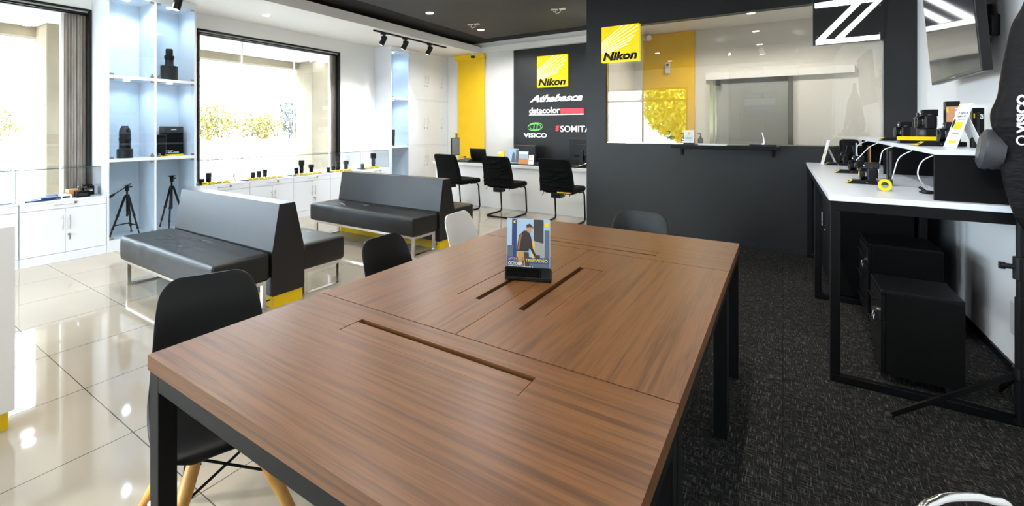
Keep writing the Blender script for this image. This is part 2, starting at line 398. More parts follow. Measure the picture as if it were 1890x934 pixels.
def window(name, y0, y1, z0, z1, mull, stack=.09):
    w = bpy.data.objects.new(name, None); COL.objects.link(w); w['kind'] = 'structure'; W[w.name] = Matrix.Identity(4)
    b = B(); x0, x1 = XL-.19, XL+.006
    b.box(x0, x1, y0, y0+.018, z0, z1); b.box(x0, x1, y1-.03, y1, z0, z1); b.box(x0, x1, y0, y1, z1-.022, z1); b.box(x0, x1, y0, y1, z0, z0+.03)
    b.box(XL-.03, XL-.01, y0, y1, z1-.062, z1-.042); b.box(XL-.10, XL-.08, y0, y1, z1-.062, z1-.022)
    build('outer_frame', b, blk, w, bevel=.002)
    b = B(); b.box(XL-.05, XL-.03, y0+.02, y1-.03, z1-.05, z1-.022); b.box(XL-.12, XL-.10, y0+.02, y1-.03, z1-.07, z1-.022); build('white_track', b, out_white, w)
    b = B()
    # stacked sliding panels at the jambs, ribbed
    for (a, c) in ((y0+.018, y0+.018+.075), (y1-.03-stack, y1-.03)):
        n = max(2, int(round((c-a)/.028))); q = (c-a)/n
        b.box(XL-.17, XL-.105, a, c, z0, z1-.062)
        for k in range(n): b.box(XL-.106, XL-.085-(k % 2)*.008, a+k*q+.003, a+(k+1)*q-.003, z0, z1-.062)
    build('window_frame', b, bronze, w, bevel=.002)
    b = B(); b.box(x0+.06, x0+.068, y0+.04, y1-.04, z0+.05, z1-.05); build('pane', b, glass, w)
    b = B()
    for m in mull: b.box(x0+.05, x0+.08, m-.006, m+.006, z0+.05, z1-.05)
    b.box(x0+.04, x0+.08, y1-.05-stack-.012, y1-.032-stack, z0+.05, z1-.05)
    build('glass_joint', b, out_white, w)
    return w
window('window_1', *W1, [-.4, .9], .20)
window('window_2', *W2, [atx(448, 100, XL-.1).y, atx(545, 100, XL-.1).y])
# sliding door handles at the window jambs
w4 = bpy.data.objects.new('window_4', None); COL.objects.link(w4); w4['kind'] = 'structure'; W[w4.name] = Matrix.Identity(4)
b = B()
for x in (-6.0, -4.77, -3.53, -2.3): b.box(x, x+.05, YR-.12, YR-.07, .15, 2.6)
b.box(-6, -2.25, YR-.12, YR-.07, .15, .2); b.box(-6, -2.25, YR-.12, YR-.07, 2.2, 2.25); b.box(-6, -2.25, YR-.12, YR-.07, 2.55, 2.6)
build('window_frame', b, bronze, w4)
b = B(); b.box(-5.95, -2.3, YR-.1, YR-.092, .2, 2.55); build('pane', b, glass, w4)

# ============================================================ OUTSIDE
b = B(); b.box(-60, XL-.25, -40, 60, -.12, -.06); struct('ground', b, pave)
b = B(); b.box(-60, 40, -40, YR-.2, -.12, -.065); struct('ground', b, pave)
b = B(); b.box(-8.7, XL-.25, -4, 9.5, 2.80, 2.95); struct('ceiling', b, warm_white)
b = B(); b.box(-8.75, -8.5, -4, 9.5, 2.66, 2.80); struct('trim_4', b, concrete)
for y, lb in ((2.02, 'beige square porch column outside the left window, nearest one'), (6.50, 'beige square porch column outside the right end of the wide window')):
    b = B(); b.box(-8.56, -8.02, y, y+.6, -.06, 2.8); b.box(-8.58, -8.0, y-.02, y+.62, -.06, .12)
    tag(build('porch_column', b, concrete, bevel=.01), lb, 'column')
def soft_light(x, y, z, lb, grp, r=.06, cat='ceiling light', on=0, col=(1, .97, .92)):
    t = thing('downlight', lb, cat, (x, y, z), 0, grp)
    b = B(); b.lathe([(r+.012, -.004), (r+.012, 0), (r, 0), (r, -.004)], (x, y, z)); build('trim_ring', b, gloss_white, t, smooth=True)
    b = B(); b.lathe([(r, -.007), (r, -.001)], (x, y, z)); build('diffuser', b, led, t)
    if on:
        o = lamp('SPOT', (x, y, z-.02), on, col, spot_size=R(155), spot_blend=.5, shadow_soft_size=r); o.parent = t; o.matrix_parent_inverse = W[t.name].inverted()
    return t
for i, (px, py) in enumerate(((53, 38), (50, 52), (402, 98), (510, 111), (593, 114))):
    p = atz(px, py, 2.8)
    if p.x < -8.45: p = atz(px, py-8, 2.8); p.x = max(p.x, -8.3)
    soft_light(p.x, p.y, 2.8, 'round recessed light in the porch ceiling seen through the shop window', 'porch ceiling lights', .07, 'ceiling light')
b = B(); b.box(-10.3, -10.0, -6, 14, -.06, 1.11); tag(build('planter_wall', b, out_white, bevel=.01), 'low white rendered planter wall outside the left windows', 'wall')
def leaf_blob(b, c, rad, n, size):
    for i in range(n):
        d = Vector((random.gauss(0, 1), random.gauss(0, 1), random.gauss(0, 1))).normalized()*(random.random()**.4)
        p = Vector(c) + Vector((d.x*rad[0], d.y*rad[1], d.z*rad[2]))
        M = Euler((random.uniform(-1.2, 1.2), random.uniform(-1.2, 1.2), random.uniform(0, 6.3))).to_matrix()
        s = size*random.uniform(.6, 1.3)
        vs = [b.bm.verts.new(p + M @ Vector(v)) for v in ((-s, 0, 0), (0, -s*.33, s*.08), (s, 0, 0), (0, s*.33, s*.08))]
        b.bm.faces.new(vs)
b = B(); b.box(-12.2, -10.302, -6, 14, -.06, .93); tag(build('soil_bed', b, pave), 'raised soil bed behind the low white planter wall', 'planter')
def shrub(y, h, wd, n, size, m, lb, x=-10.9, zb=.93):
    t = thing('shrub', lb, 'shrub', (x, y, zb), 0, 'shrubs behind the planter wall')
    b = B(); leaf_blob(b, (x, y, zb+h*.55+.06), (.45, wd, h*.5), n, size); f = build('foliage', b, m, t)
    b = B()
    for k in range(4): b.cyl((x, y, zb+.001), (x+random.uniform(-.2, .2), y+random.uniform(-.5, .5)*wd, zb+h*.6), .02, .008, seg=6)
    build('stem', b, beech, t)
shrub(5.80, .95, .80, 2800, .045, leaf_y, 'yellow green shrub behind the planter, seen at the left side of the wide window')
shrub(7.15, .80, .70, 2600, .042, leaf_y, 'low yellow green shrub seen at the middle of the wide window')
shrub(8.25, 1.25, .50, 620, .095, leaf_g, 'tall grey green plant with large leaves seen through the wide window')
shrub(9.35, .95, .70, 2400, .045, leaf_y, 'yellow green shrub just right of the large leaved plant outside')
shrub(1.6, .85, .8, 1800, .045, leaf_y, 'grey and yellow shrub outside the left window beside the porch column')
b = B()
t = thing('steel_canopy', 'distant steel truss canopy outside, at the left of the wide window', 'canopy', (-20, 12.5, 0))
b.box(-22, -20, 8, 13.6, 4.5, 4.9); build('roof_beam', b, tan, t)
b = B()
for k in range(8):
    y = 8+k*.7; b.beam((-20, y, 2.9), (-20, y+.35, 3.5), .05); b.beam((-20, y+.35, 3.5), (-20, y+.7, 2.9), .05)
b.box(-20.05, -19.95, 8, 13.6, 3.5, 3.58); b.box(-20.05, -19.95, 8, 13.6, 2.85, 2.92); build('truss', b, tan, t)
for y in (8.2, 9.6, 13.4):
    b = B(); b.box(-20.08, -19.92, y, y+.12, -.06, 4.5); build('post', b, tan, t)
# tree outside the rear shop window (seen mirrored in the partition glass)
t = thing('street_tree', 'leafy green tree seen mirrored in the glass of the black partition', 'tree', (-3.5, -9.0, -.06))
b = B(); leaf_blob(b, (-3.5, -9.0, 2.6), (1.45, 1.3, 1.75), 6500, .15); build('foliage', b, leaf_t, t)
b = B(); b.cyl((-3.5, -9, -.06), (-3.5, -9, 2.2), .13, .09); build('trunk', b, beech, t)

# ============================================================ DESKS
def slab_with_hole(b, x0, x1, y0, y1, z0, z1, h):
    hx0, hx1, hy0, hy1 = h
    b.box(x0, hx0, y0, y1, z0, z1); b.box(hx1, x1, y0, y1, z0, z1); b.box(hx0, hx1, y0, hy0, z0, z1); b.box(hx0, hx1, hy1, y1, z0, z1)
def desk(x0, x1, y0, y1, hole, gap_side, wm, lb):
    g = .0012; TH = .042; zt = .735
    t = thing('desk', lb, 'desk', ((x0+x1)/2, (y0+y1)/2, 0), 0, 'walnut desks pushed together')
    b = B()
    hx0, hx1, hy0, hy1 = hole
    # one clean ring mesh for the top
    X = [x0+g, hx0, hx1, x1-g]; Y = [y0+g, hy0, hy1, y1-g]
    vt = {}
    for k, z in enumerate((zt-TH, zt)):
        for i in range(4):
            for j in range(4): vt[i, j, k] = b.bm.verts.new((X[i], Y[j], z))
    for i in range(3):
        for j in range(3):
            if i == 1 and j == 1: continue
            for k in (0, 1): b.bm.faces.new([vt[i, j, k], vt[i+1, j, k], vt[i+1, j+1, k], vt[i, j+1, k]])
    def side(p, q): b.bm.faces.new([vt[(*p, 0)], vt[(*q, 0)], vt[(*q, 1)], vt[(*p, 1)]])
    for i in range(3):
        side((i, 0), (i+1, 0)); side((i, 3), (i+1, 3)); side((0, i), (0, i+1)); side((3, i), (3, i+1))
    side((1, 1), (2, 1)); side((1, 2), (2, 2)); side((1, 1), (1, 2)); side((2, 1), (2, 2))
    build('top', b, wm, t)
    # cable flap, leaving a finger gap on one side
    e = .0025; gp = .020
    f = [hx0+e, hx1-e, hy0+e, hy1-e]
    if gap_side == 'x0': f[0] += gp
    if gap_side == 'x1': f[1] -= gp
    if gap_side == 'y0': f[2] += gp
    if gap_side == 'y1': f[3] -= gp
    b = B(); b.box(f[0], f[1], f[2], f[3], zt-.018, zt-.001); build('cable_flap', b, wm, t)
    b = B(); d = .012
    b.box(hx0-d, hx1+d, hy0-d, hy1+d, zt-.10, zt-.095)
    b.box(hx0-d, hx0-.001, hy0-d, hy1+d, zt-.095, zt-TH); b.box(hx1+.001, hx1+d, hy0-d, hy1+d, zt-.095, zt-TH)
    b.box(hx0-d, hx1+d, hy0-d, hy0-.001, zt-.095, zt-TH); b.box(hx0-d, hx1+d, hy1+.001, hy1+d, zt-.095, zt-TH); build('cable_tray', b, blk, t)
    q = .05; i = .006; zf = zt-TH
    b = B()
    b.box(x0+i, x1-i, y0+i, y0+i+.04, zf-.05, zf); b.box(x0+i, x1-i, y1-i-.04, y1-i, zf-.05, zf)
    b.box(x0+i, x0+i+.04, y0+i, y1-i, zf-.05, zf); b.box(x1-i-.04, x1-i, y0+i, y1-i, zf-.05, zf)
    build('frame', b, steel_k, t, bevel=.003)
    for (lx, ly) in ((x0+i, y0+i), (x1-i-q, y0+i), (x0+i, y1-i-q), (x1-i-q, y1-i-q)):
        b = B(); b.box(lx-.001, lx+q+.001, ly-.001, ly+q+.001, .012, zf-.0005); l = build('leg', b, steel_k, t, bevel=.003)
        b = B(); b.cyl((lx+q/2, ly+q/2, .0045), (lx+q/2, ly+q/2, .013), .018); build('foot', b, chrome, l)
desk(-1.436, -.191, .586, 1.207, (-1.128, -.506, 1.020, 1.121), 'y1', wood_x, 'nearest walnut desk of the group, with its grain running sideways')
desk(-1.436, -.8135, 1.209, 2.457, (-1.005, -.905, 1.508, 2.137), 'x1', wood_y, 'left walnut desk of the middle pair, beside the black and white shell chairs')
desk(-.8135, -.191, 1.209, 2.457, (-.750, -.645, 1.508, 2.134), 'x0', wood_y, 'right walnut desk of the middle pair, over the black carpet')
desk(-1.436, -.191, 2.459, 3.09, (-1.130, -.511, 2.540, 2.627), 'y0', wood_x, 'farthest walnut desk of the group, towards the black partition')

# ============================================================ BROCHURE HOLDER ON THE DESK
def brochure():
    a = atz(933, 515, .737); c = atz(1017, 521, .737)
    u = (c-a); u.z = 0; wdt = u.length; u.normalize(); n = Vector((u.y, -u.x, 0))   # towards the camera
    ctr = (a+c)/2; ang = math.atan2(u.y, u.x)
    t = thing('brochure_holder', 'black brochure holder with promotional leaflets standing on the walnut desks', 'brochure holder', (ctr.x, ctr.y, .735), ang)
    wd = wdt; lean = R(14)
    V = (Vector((0, 0, 1))*math.cos(lean) - n*math.sin(lean)); Nn = u.cross(V)
    if Nn.dot(n) < 0: Nn = -Nn
    base = ctr + Vector((0, 0, .001)) - n*0.0
    pr = Print(base - u*wd/2, u, V, Nn)
    b = B()
    outer = [(-.003, .004), (wd+.003, .004), (wd+.003, .044), (wd-.004, .053), (.004, .053), (-.003, .044)]; inner = [(.003, .009), (wd-.003, .009), (wd-.003, .042), (wd-.008, .048), (.008, .048), (.003, .042)]
    for k in range(6): pr.poly(b, [outer[k], outer[(k+1) % 6], inner[(k+1) % 6], inner[k]], .007, .003)
    pr.poly(b, [(0, 0), (wd, 0), (wd, .012), (0, .012)], -.03, .04); pr.poly(b, [(0, 0), (wd, 0), (wd, .10), (0, .10)], -.022, .003)
    pr.poly(b, [(-.002, 0), (.001, 0), (.001, .05), (-.002, .05)], -.02, .029); pr.poly(b, [(wd-.001, 0), (wd+.002, 0), (wd+.002, .05), (wd-.001, .05)], -.02, .029)
    build('holder', b, blk, t, bevel=.001)
    H = .252
    b = B(); pr.poly(b, inner, .008, .001); build('smoked_lip', b, smoke, t)
    b = B(); pr.poly(b, [(.004, .004), (wd-.004, .004), (wd-.004, H), (.004, H)], -.016, .016)
    st = build('leaflet_stack', b, paper, t)
    t2 = tag(build('leaflet', B().prism([pr.p(u_, v_, .001) for u_, v_ in ((.003, .004), (wd-.003, .004), (wd-.003, H), (.003, H))], Nn*.001), sky_p, t), '', '')
    del t2['label']; del t2['category']
    def P(name, pts, m, h):
        b = B(); pr.poly(b, [(x*wd, y*H) for x, y in pts], h, .0003); build(name, b, m, t2)
    P('printed_ground', [(.03, .02), (.97, .02), (.97, .27), (.03, .27)], grey_p, .0022)
    P('printed_water', [(.03, .27), (.97, .27), (.97, .37), (.03, .37)], mat('blue_print', (.04, .08, .22), .5), .0022)
    dk = mat('dark_tower_print', (.045, .04, .04), .5)
    P('printed_tower', [(.13, .37), (.24, .37), (.24, .99), (.13, .99)], mat('navy_tower_print', (.03, .05, .14), .5), .0022)
    P('printed_tower', [(.62, .37), (.84, .37), (.84, .99), (.62, .99)], dk, .0022)
    P('printed_tower', [(.86, .37), (.97, .37), (.97, .82), (.86, .82)], grey_p, .0022)
    P('printed_tower', [(.03, .37), (.16, .37), (.16, .55), (.03, .55)], grey_p, .0023)
    P('printed_facade', [(.60, .37), (.86, .37), (.84, .60), (.62, .64)], mat('pale_facade_print', (.35, .34, .32), .5), .0026)
    P('printed_glow', [(.58, .36), (.64, .36), (.64, .64), (.58, .62)], mat('amber_print', (.85, .5, .05), .5), .0027)
    P('printed_trousers', [(.26, .45), (.50, .45), (.50, .18), (.44, .18), (.38, .38), (.34, .22), (.29, .22)], mat('ochre_print', (.55, .28, .05), .5), .0030)
    P('printed_jacket', [(.24, .46), (.29, .72), (.40, .80), (.50, .80), (.56, .70), (.60, .52), (.68, .40), (.64, .38), (.53, .52), (.50, .46)], mat('dark_jacket_print', (.035, .025, .02), .5), .0033)
    P('printed_sleeve', [(.26, .48), (.30, .70), (.36, .76), (.32, .58), (.30, .48)], mat('rust_print', (.30, .13, .05), .5), .0036)
    P('printed_head', [(.46, .80), (.46, .87), (.52, .90), (.57, .86), (.56, .79), (.50, .77)], skin_p, .0036)
    P('printed_cap', [(.45, .85), (.46, .90), (.53, .92), (.58, .88), (.63, .84), (.56, .86)], dk, .0039)
    P('printed_camera', [(.64, .41), (.76, .41), (.76, .34), (.66, .34)], dk, .0036)
    P('printed_badge', [(.86, .88), (.95, .88), (.95, .95), (.86, .95)], yellow, .0030)
    P('printed_badge', [(.16, .955), (.23, .975), (.19, .94), (.23, .92), (.17, .92)], yellow, .0030)
    P('printed_trousers', [(.40, .45), (.51, .45), (.53, .20), (.44, .20)], dk, .0031)
    for txt, u0, u1, v0, v1, m in (('#FORTHE', .06, .42, .305, .35, skin_p), ('TRUEVIDEO', .44, .93, .295, .345, yellow), ('OCTOBER', .06, .38, .235, .285, paper), ('SPECIAL OFFER !', .06, .60, .19, .225, paper)):
        b = B(); text_on(b, pr, txt, u0*wd, u1*wd, v0*H, v1*H, .0042, .0003, bold=.02); build('printed_text', b, m, t2)
    for (u0, u1, v0) in ((.06, .42, .155), (.06, .72, .110), (.06, .66, .090), (.06, .30, .060)):
        P('printed_line', [(u0, v0), (u1, v0), (u1, v0+.008), (u0, v0+.008)], paper, .0042)
brochure()

# ============================================================ SHELL CHAIRS
def smooth_path(pts, n):
    out = []
    P = [pts[0]]+list(pts)+[pts[-1]]
    for i in range(1, len(P)-2):
        for k in range(n):
            t = k/n; a, b_, c, d = [Vector(q) for q in P[i-1:i+3]]
            out.append(.5*((2*b_)+(-a+c)*t+(2*a-5*b_+4*c-d)*t*t+(-a+3*b_-3*c+d)*t**3))
    out.append(Vector(P[-2])); return out
def shell_chair(loc, rz, m, lb, zt=.798):
    """faces +x in its own frame"""
    t = thing('shell_chair', lb, 'chair', (0, 0, 0), 0, 'shell chairs around the desks')
    # profile: (x, z, halfwidth, side curl, forward wrap)
    prof = [(-.292, zt, .105, 0, .0), (-.290, zt-.012, .140, 0, .006), (-.283, zt-.05, .172, 0, .016), (-.266, .67, .187, 0, .030), (-.250, .59, .195, .0, .040), (-.234, .51, .202, .004, .045),
            (-.195, .430, .210, .012, .03), (-.13, .398, .216, .014, .0), (-.03, .388, .220, .010, 0), (.08, .394, .218, .004, 0), (.16, .400, .206, .0, 0), (.205, .394, .175, -.004, 0), (.225, .380, .11, -.006, 0)]
    rows = smooth_path([Vector((p[0], p[1], p[2])) for p in prof], 3)
    r2 = smooth_path([Vector((p[3], p[4], 0)) for p in prof], 3)
    b = B(); grid = []
    nu = 14
    for p, q in zip(rows, r2):
        row = []
        for j in range(nu+1):
            s = -1+2*j/nu; e = abs(s)**2.6
            row.append(b.bm.verts.new((p.x+q.y*e, p.z*s, p.y+q.x*e)))
        grid.append(row)
    for a, c in zip(grid, grid[1:]):
        for j in range(nu): b.bm.faces.new((a[j], a[j+1], c[j+1], c[j]))
    sh = build('shell', b, m, t, smooth=True)
    so = sh.modifiers.new('solid', 'SOLIDIFY'); so.thickness = .011; so.offset = 0
    sb = sh.modifiers.new('sub', 'SUBSURF'); sb.levels = 1; sb.render_levels = 2
    # underside bracket
    b = B(); b.box(-.10, .10, -.09, .09, .366, .380); b.cyl((-.10, -.12, .368), (-.10, .12, .368), .008); b.cyl((.10, -.12, .368), (.10, .12, .368), .008); build('seat_bracket', b, steel_k, t)
    for sx in (-1, 1):
        for sy in (-1, 1):
            top = Vector((sx*.06, sy*.06, .376)); ft = Vector((sx*.235, sy*.225, 0))
            b = B(); b.tube([top, top.lerp(ft, .35), top.lerp(ft, .7), ft], [.020, .0225, .019, .013], seg=14); l = build('leg', b, beech, t, smooth=True)
            b = B(); m1 = top.lerp(ft, .22); b.cyl(m1+Vector((sx*.008, -sy*.022, 0)), m1+Vector((-sx*.0, sy*.019, 0)), .006, seg=10); build('bolt', b, chrome, l)
    b = B()
    def leg_at(sx, sy, k): return Vector((sx*.06, sy*.06, .376)).lerp(Vector((sx*.235, sy*.225, 0)), k)
    for (p, q) in (((-1, -1), (1, -1)), ((-1, 1), (1, 1)), ((-1, -1), (-1, 1)), ((1, -1), (1, 1))):
        b.cyl(leg_at(*p, .18), leg_at(*q, .45), .0045, seg=8); b.cyl(leg_at(*p, .45), leg_at(*q, .18), .0045, seg=8)
    build('brace', b, steel_k, t)
    t.location = loc; t.rotation_euler = (0, 0, rz); t.scale = (1, 1, 1)
    return t
shell_chair((-1.575, .88, 0), R(-20), shell_k, 'nearest black shell chair with wooden legs at the left end of the near desk', .79)
shell_chair((-1.43, 1.86, 0), R(2), shell_k, 'second black shell chair along the left side of the desks, between bench and desk')
shell_chair((-1.50, 2.68, 0), R(3), shell_w, 'white shell chair at the far left corner of the desks')
shell_chair((-.80, 3.19, 0), R(-92), shell_k, 'black shell chair at the far end of the desks in front of the black partition')

# ============================================================ BENCHES
def cushion(x0, x1, y0, y1, z0, z1, parent, seed, name='seat_cushion'):
    b = B(); nx, ny, nz = 40, 14, 6
    rnd = random.Random(seed)
    folds = [(rnd.uniform(.12, .75), rnd.uniform(.25, .8), rnd.uniform(-.5, .5), rnd.uniform(.08, .2)) for _ in range(9)]
    def top_z(u, v):
        z = 0
        for (fu, fv, an, ln) in folds:
            du, dv = (u-fu)*(x1-x0), (v-fv)*(y1-y0)
            a = du*math.cos(an)+dv*math.sin(an); c = -du*math.sin(an)+dv*math.cos(an)+.25*a*a
            z += -.0065*math.exp(-(a/ln)**2)*math.exp(-(c/.011)**2)+.004*math.exp(-(a/ln)**2)*math.exp(-((c-.02)/.012)**2)
        edge = min(u, 1-u)*(x1-x0); ev = min(v, 1-v)*(y1-y0)
        return z*min(1, edge/.06)*min(1, ev/.05) + .008*math.sin(PI*u)*math.sin(PI*v)
    # rounded box through superellipse style corner pull
    r = .028
    def rb(x, y, z):
        cx = min(max(x, x0+r), x1-r); cy = min(max(y, y0+r), y1-r); cz = min(max(z, z0+r), z1-r)
        d = Vector((x-cx, y-cy, z-cz))
        if d.length > 1e-6:
            d = d.normalized()*r
        return Vector((cx, cy, cz))+d
    def spaced(a, c, n): 
        k = [a, a+.010, a+.022]; 
        return k+[a+.022+(c-a-.044)*i/(n) for i in range(1, n)]+[c-.022, c-.010, c]
    Xs, Ys, Zs = spaced(x0, x1, nx*3), spaced(y0, y1, ny*3), spaced(z0, z1, nz)
    def face(fn, A, C, flip):
        g = [[b.bm.verts.new(fn(a, c)) for c in C] for a in A]
        for i in range(len(A)-1):
            for j in range(len(C)-1): b.bm.faces.new((g[i][j], g[i+1][j], g[i+1][j+1], g[i][j+1]))
    def topf(x, y):
        p = rb(x, y, z1); p.z += top_z((x-x0)/(x1-x0), (y-y0)/(y1-y0)); return p
    def frontf(yy):
        def f(x, z):
            p = rb(x, yy, z); k = (1 if yy == y0 else -1)
            wv = .004*math.sin((x-x0)*23+seed)*math.exp(-(((x-x0)/(x1-x0)-.3)/.16)**2)*min(1, max(0, (z-z0-.03)/.08))*min(1, (z1-z)/.03)
            p.y += k*(-.004*math.sin(PI*(z-z0)/(z1-z0)) + wv); return p
        return f
    face(topf, Xs, Ys, 0); face(lambda x, y: rb(x, y, z0), Xs, Ys, 1)
    face(frontf(y0), Xs, Zs, 0); face(frontf(y1), Xs, Zs, 0)
    face(lambda y, z: rb(x0, y, z), Ys, Zs, 0); face(lambda y, z: rb(x1, y, z), Ys, Zs, 0)
    bmesh.ops.remove_doubles(b.bm, verts=b.bm.verts, dist=.0012)
    o = build(name, b, leather, parent, smooth=True)
    for p in o.data.polygons: p.use_smooth = True
    c = B(); q = z1-.024
    c.tube([(x0+.006, y0+.008, q), (x1-.006, y0+.008, q), (x1-.006, y1-.008, q), (x0+.006, y1-.008, q)], .0045, seg=6, closed=True); build('piping', c, leather, o, smooth=True)
    return o
def bench(dy, xl, lb, seed):
    t = thing('double_bench', lb, 'bench', (-3.9, 2.3+dy, 0), 0, 'back to back waiting benches')
    xr = -3.118
    b = B(); b.prism([(xr, 2.150+dy, .09), (xr, 2.150+dy, .43), (xr, 2.213+dy, .787), (xr, 2.358+dy, .787), (xr, 2.445+dy, .43), (xr, 2.445+dy, .09)], (xl-xr, 0, 0))
    build('backrest', b, lam_k, t, bevel=.003)
    b = B(); b.box(xl+.02, xr-.006, 2.165+dy, 2.432+dy, 0, .09); build('plinth', b, yellow, t)
    b = B(); b.cyl((xr-.05, 2.165+dy, .055), (xr-.05, 2.13+dy, .055), .005); build('bolt', b, blk, t)
    for (y0, y1, k) in ((1.695, 2.146, 0), (2.449, 2.90, 1)):
        cushion(xl-.03, xr-.015, y0+dy, y1+dy, .215, .425, t, seed+k)
        for xx in (xl+.05, xr-.05):
            b = B(); w = .032; a, c = y0+dy+.025, y1+dy-.025
            b.box(xx-w/2, xx+w/2, a, a+w, 0, .215); b.box(xx-w/2, xx+w/2, c-w, c, 0, .215); b.box(xx-w/2, xx+w/2, a+w, c-w, 0, .016); b.box(xx-w/2, xx+w/2, a+w, c-w, .185, .215)
            build('leg', b, chrome, t, bevel=.002)
        yy = (y0+.04 if k == 0 else y1-.04)+dy
        b = B(); b.box(xl+.07, xr-.07, yy-.014, yy+.014, .190, .215); build('rail', b, chrome, t)
bench(0, -4.668, 'black leather double bench nearer the camera, in front of the tall glass display cabinet', 3)
bench(2.17, -4.79, 'black leather double bench farther back, just before the reception chairs', 11)

# ============================================================ LEFT WALL CABINETS
def bar_handle(parent, p, axis, ln=.14, off=.032, m=brass):
    b = B(); p = Vector(p); d = Vector(axis)
    a, c = p-d*ln/2, p+d*ln/2; o = Vector((off, 0, 0))
    b.cyl(a+o, c+o, .005, seg=10)
    for k in (.28, -.28): b.cyl(p+d*ln*k, p+d*ln*k+o, .004, seg=8)
    return build('handle', b, m, parent, smooth=True)
def lock(parent, p, key=False):
    b = B(); p = Vector(p); b.cyl(p, p+Vector((.012, 0, 0)), .013, seg=14); b.cyl(p+Vector((.012, 0, 0)), p+Vector((.018, 0, 0)), .007, seg=10)
    if key: b.box(p.x+.018, p.x+.040, p.y-.002, p.y+.002, p.z-.012, p.z+.012); b.box(p.x+.030, p.x+.034, p.y-.006, p.y+.006, p.z-.05, p.z-.012)
    return build('lock', b, brass, parent)
CT = .632
def low_cabinet(y0, y1, lb, drawer_only=False, key=False, skip_door=False):
    t = thing('low_cabinet', lb, 'cabinet', (XC-.21, (y0+y1)/2, 0), 0, 'white low cabinets under the windows')
    g = .002; x = XC
    b = B(); b.box(XL+.001, x-.02, y0+g, y1-g, 0, CT-.02); b.box(XL+.001, x, y0+g, y1-g, CT-.02, CT); b.box(x-.02, x, y0+g, y1-g, 0, .088)
    build('body', b, white_lam, t)
    b = B(); b.box(x-.018, x, y0+.004, y1-.004, .548, CT-.022); d = build('drawer', b, white_lam, t, bevel=.0012)
    ym = (y0+y1)/2
    bar_handle(d, (x, ym-.03, .592), (0, 1, 0), .15); lock(d, (x, ym+.085, .597))
    for a, c, s in ((y0+.004, ym-.0015, 1), (ym+.0015, y1-.004, -1)):
        b = B(); b.box(x-.018, x, a, c, .092, .544); d = build('door', b, white_lam, t, bevel=.0012)
        yy = ym - s*.03
        bar_handle(d, (x, yy, .40), (0, 0, 1), .15)
        if s == -1 and key: lock(d, (x, ym+.03, .27), True)
    return t
low_cabinet(.52, 1.294, 'white low cabinet at the far left edge of the photo, partly behind the white kiosk')
low_cabinet(1.294, 2.034, 'white low cabinet between the kiosk and the tall glass cabinet, key in its door', key=True)
low_cabinet(3.02, 3.764, 'white low cabinet just right of the tall glass cabinet, mostly hidden by the near bench')
low_cabinet(3.764, 4.497, 'white low cabinet second in the run right of the tall glass cabinet')
low_cabinet(4.497, 5.223, 'white low cabinet seen between the two benches with both door handles showing', key=True)
low_cabinet(5.223, 5.965, 'white low cabinet half hidden behind the back of the farther bench')
low_cabinet(5.965, 6.70, 'white low cabinet last in the run, next to the far tall cabinet wall')
def vitrine(y0, y1, joints, lb, z1=.955):
    t = thing('glass_case', lb, 'display case', (XC-.21, (y0+y1)/2, CT), 0, 'glass display cases on the low cabinets')
    x0, x1 = XL+.008, XC-.012; g = .003
    b = B(); b.box(x1-.006, x1, y0+g, y1-g, CT, z1); f = build('front_pane', b, glass_case, t)
    b = B(); b.box(x0, x1, y0+g, y1-g, z1, z1+.006); build('top_pane', b, glass_case, t)
    for yy in (y0+g, y1-g-.006):
        b = B(); b.box(x0, x1-.006, yy, yy+.006, CT, z1); build('side_pane', b, glass_case, t)
    b = B(); b.box(x1-.0005, x1+.001, y0+g, y1-g, z1-.001, z1+.006); b.box(x1-.002, x1+.001, y1-g-.003, y1-g, CT, z1); b.box(x1-.002, x1+.001, y0+g, y0+g+.003, CT, z1)
    build('glass_edge', b, glass_edge, t)
    for j in joints:
        b = B(); b.box(x1-.002, x1+.0005, j-.002, j+.002, CT, z1); build('joint', b, glass_edge, t)
vitrine(.52, 1.99, [1.27], 'glass display case at the left edge, holding books and small tripod heads')
vitrine(3.04, 4.475, [4.2], 'glass display case right of the tall cabinet, holding four upright lenses and yellow tags')
vitrine(4.50, 5.93, [5.28], 'glass display case in the middle of the wide window, holding tall black lenses')
vitrine(5.965, 6.66, [], 'short glass display case beside the far tall cabinet wall')

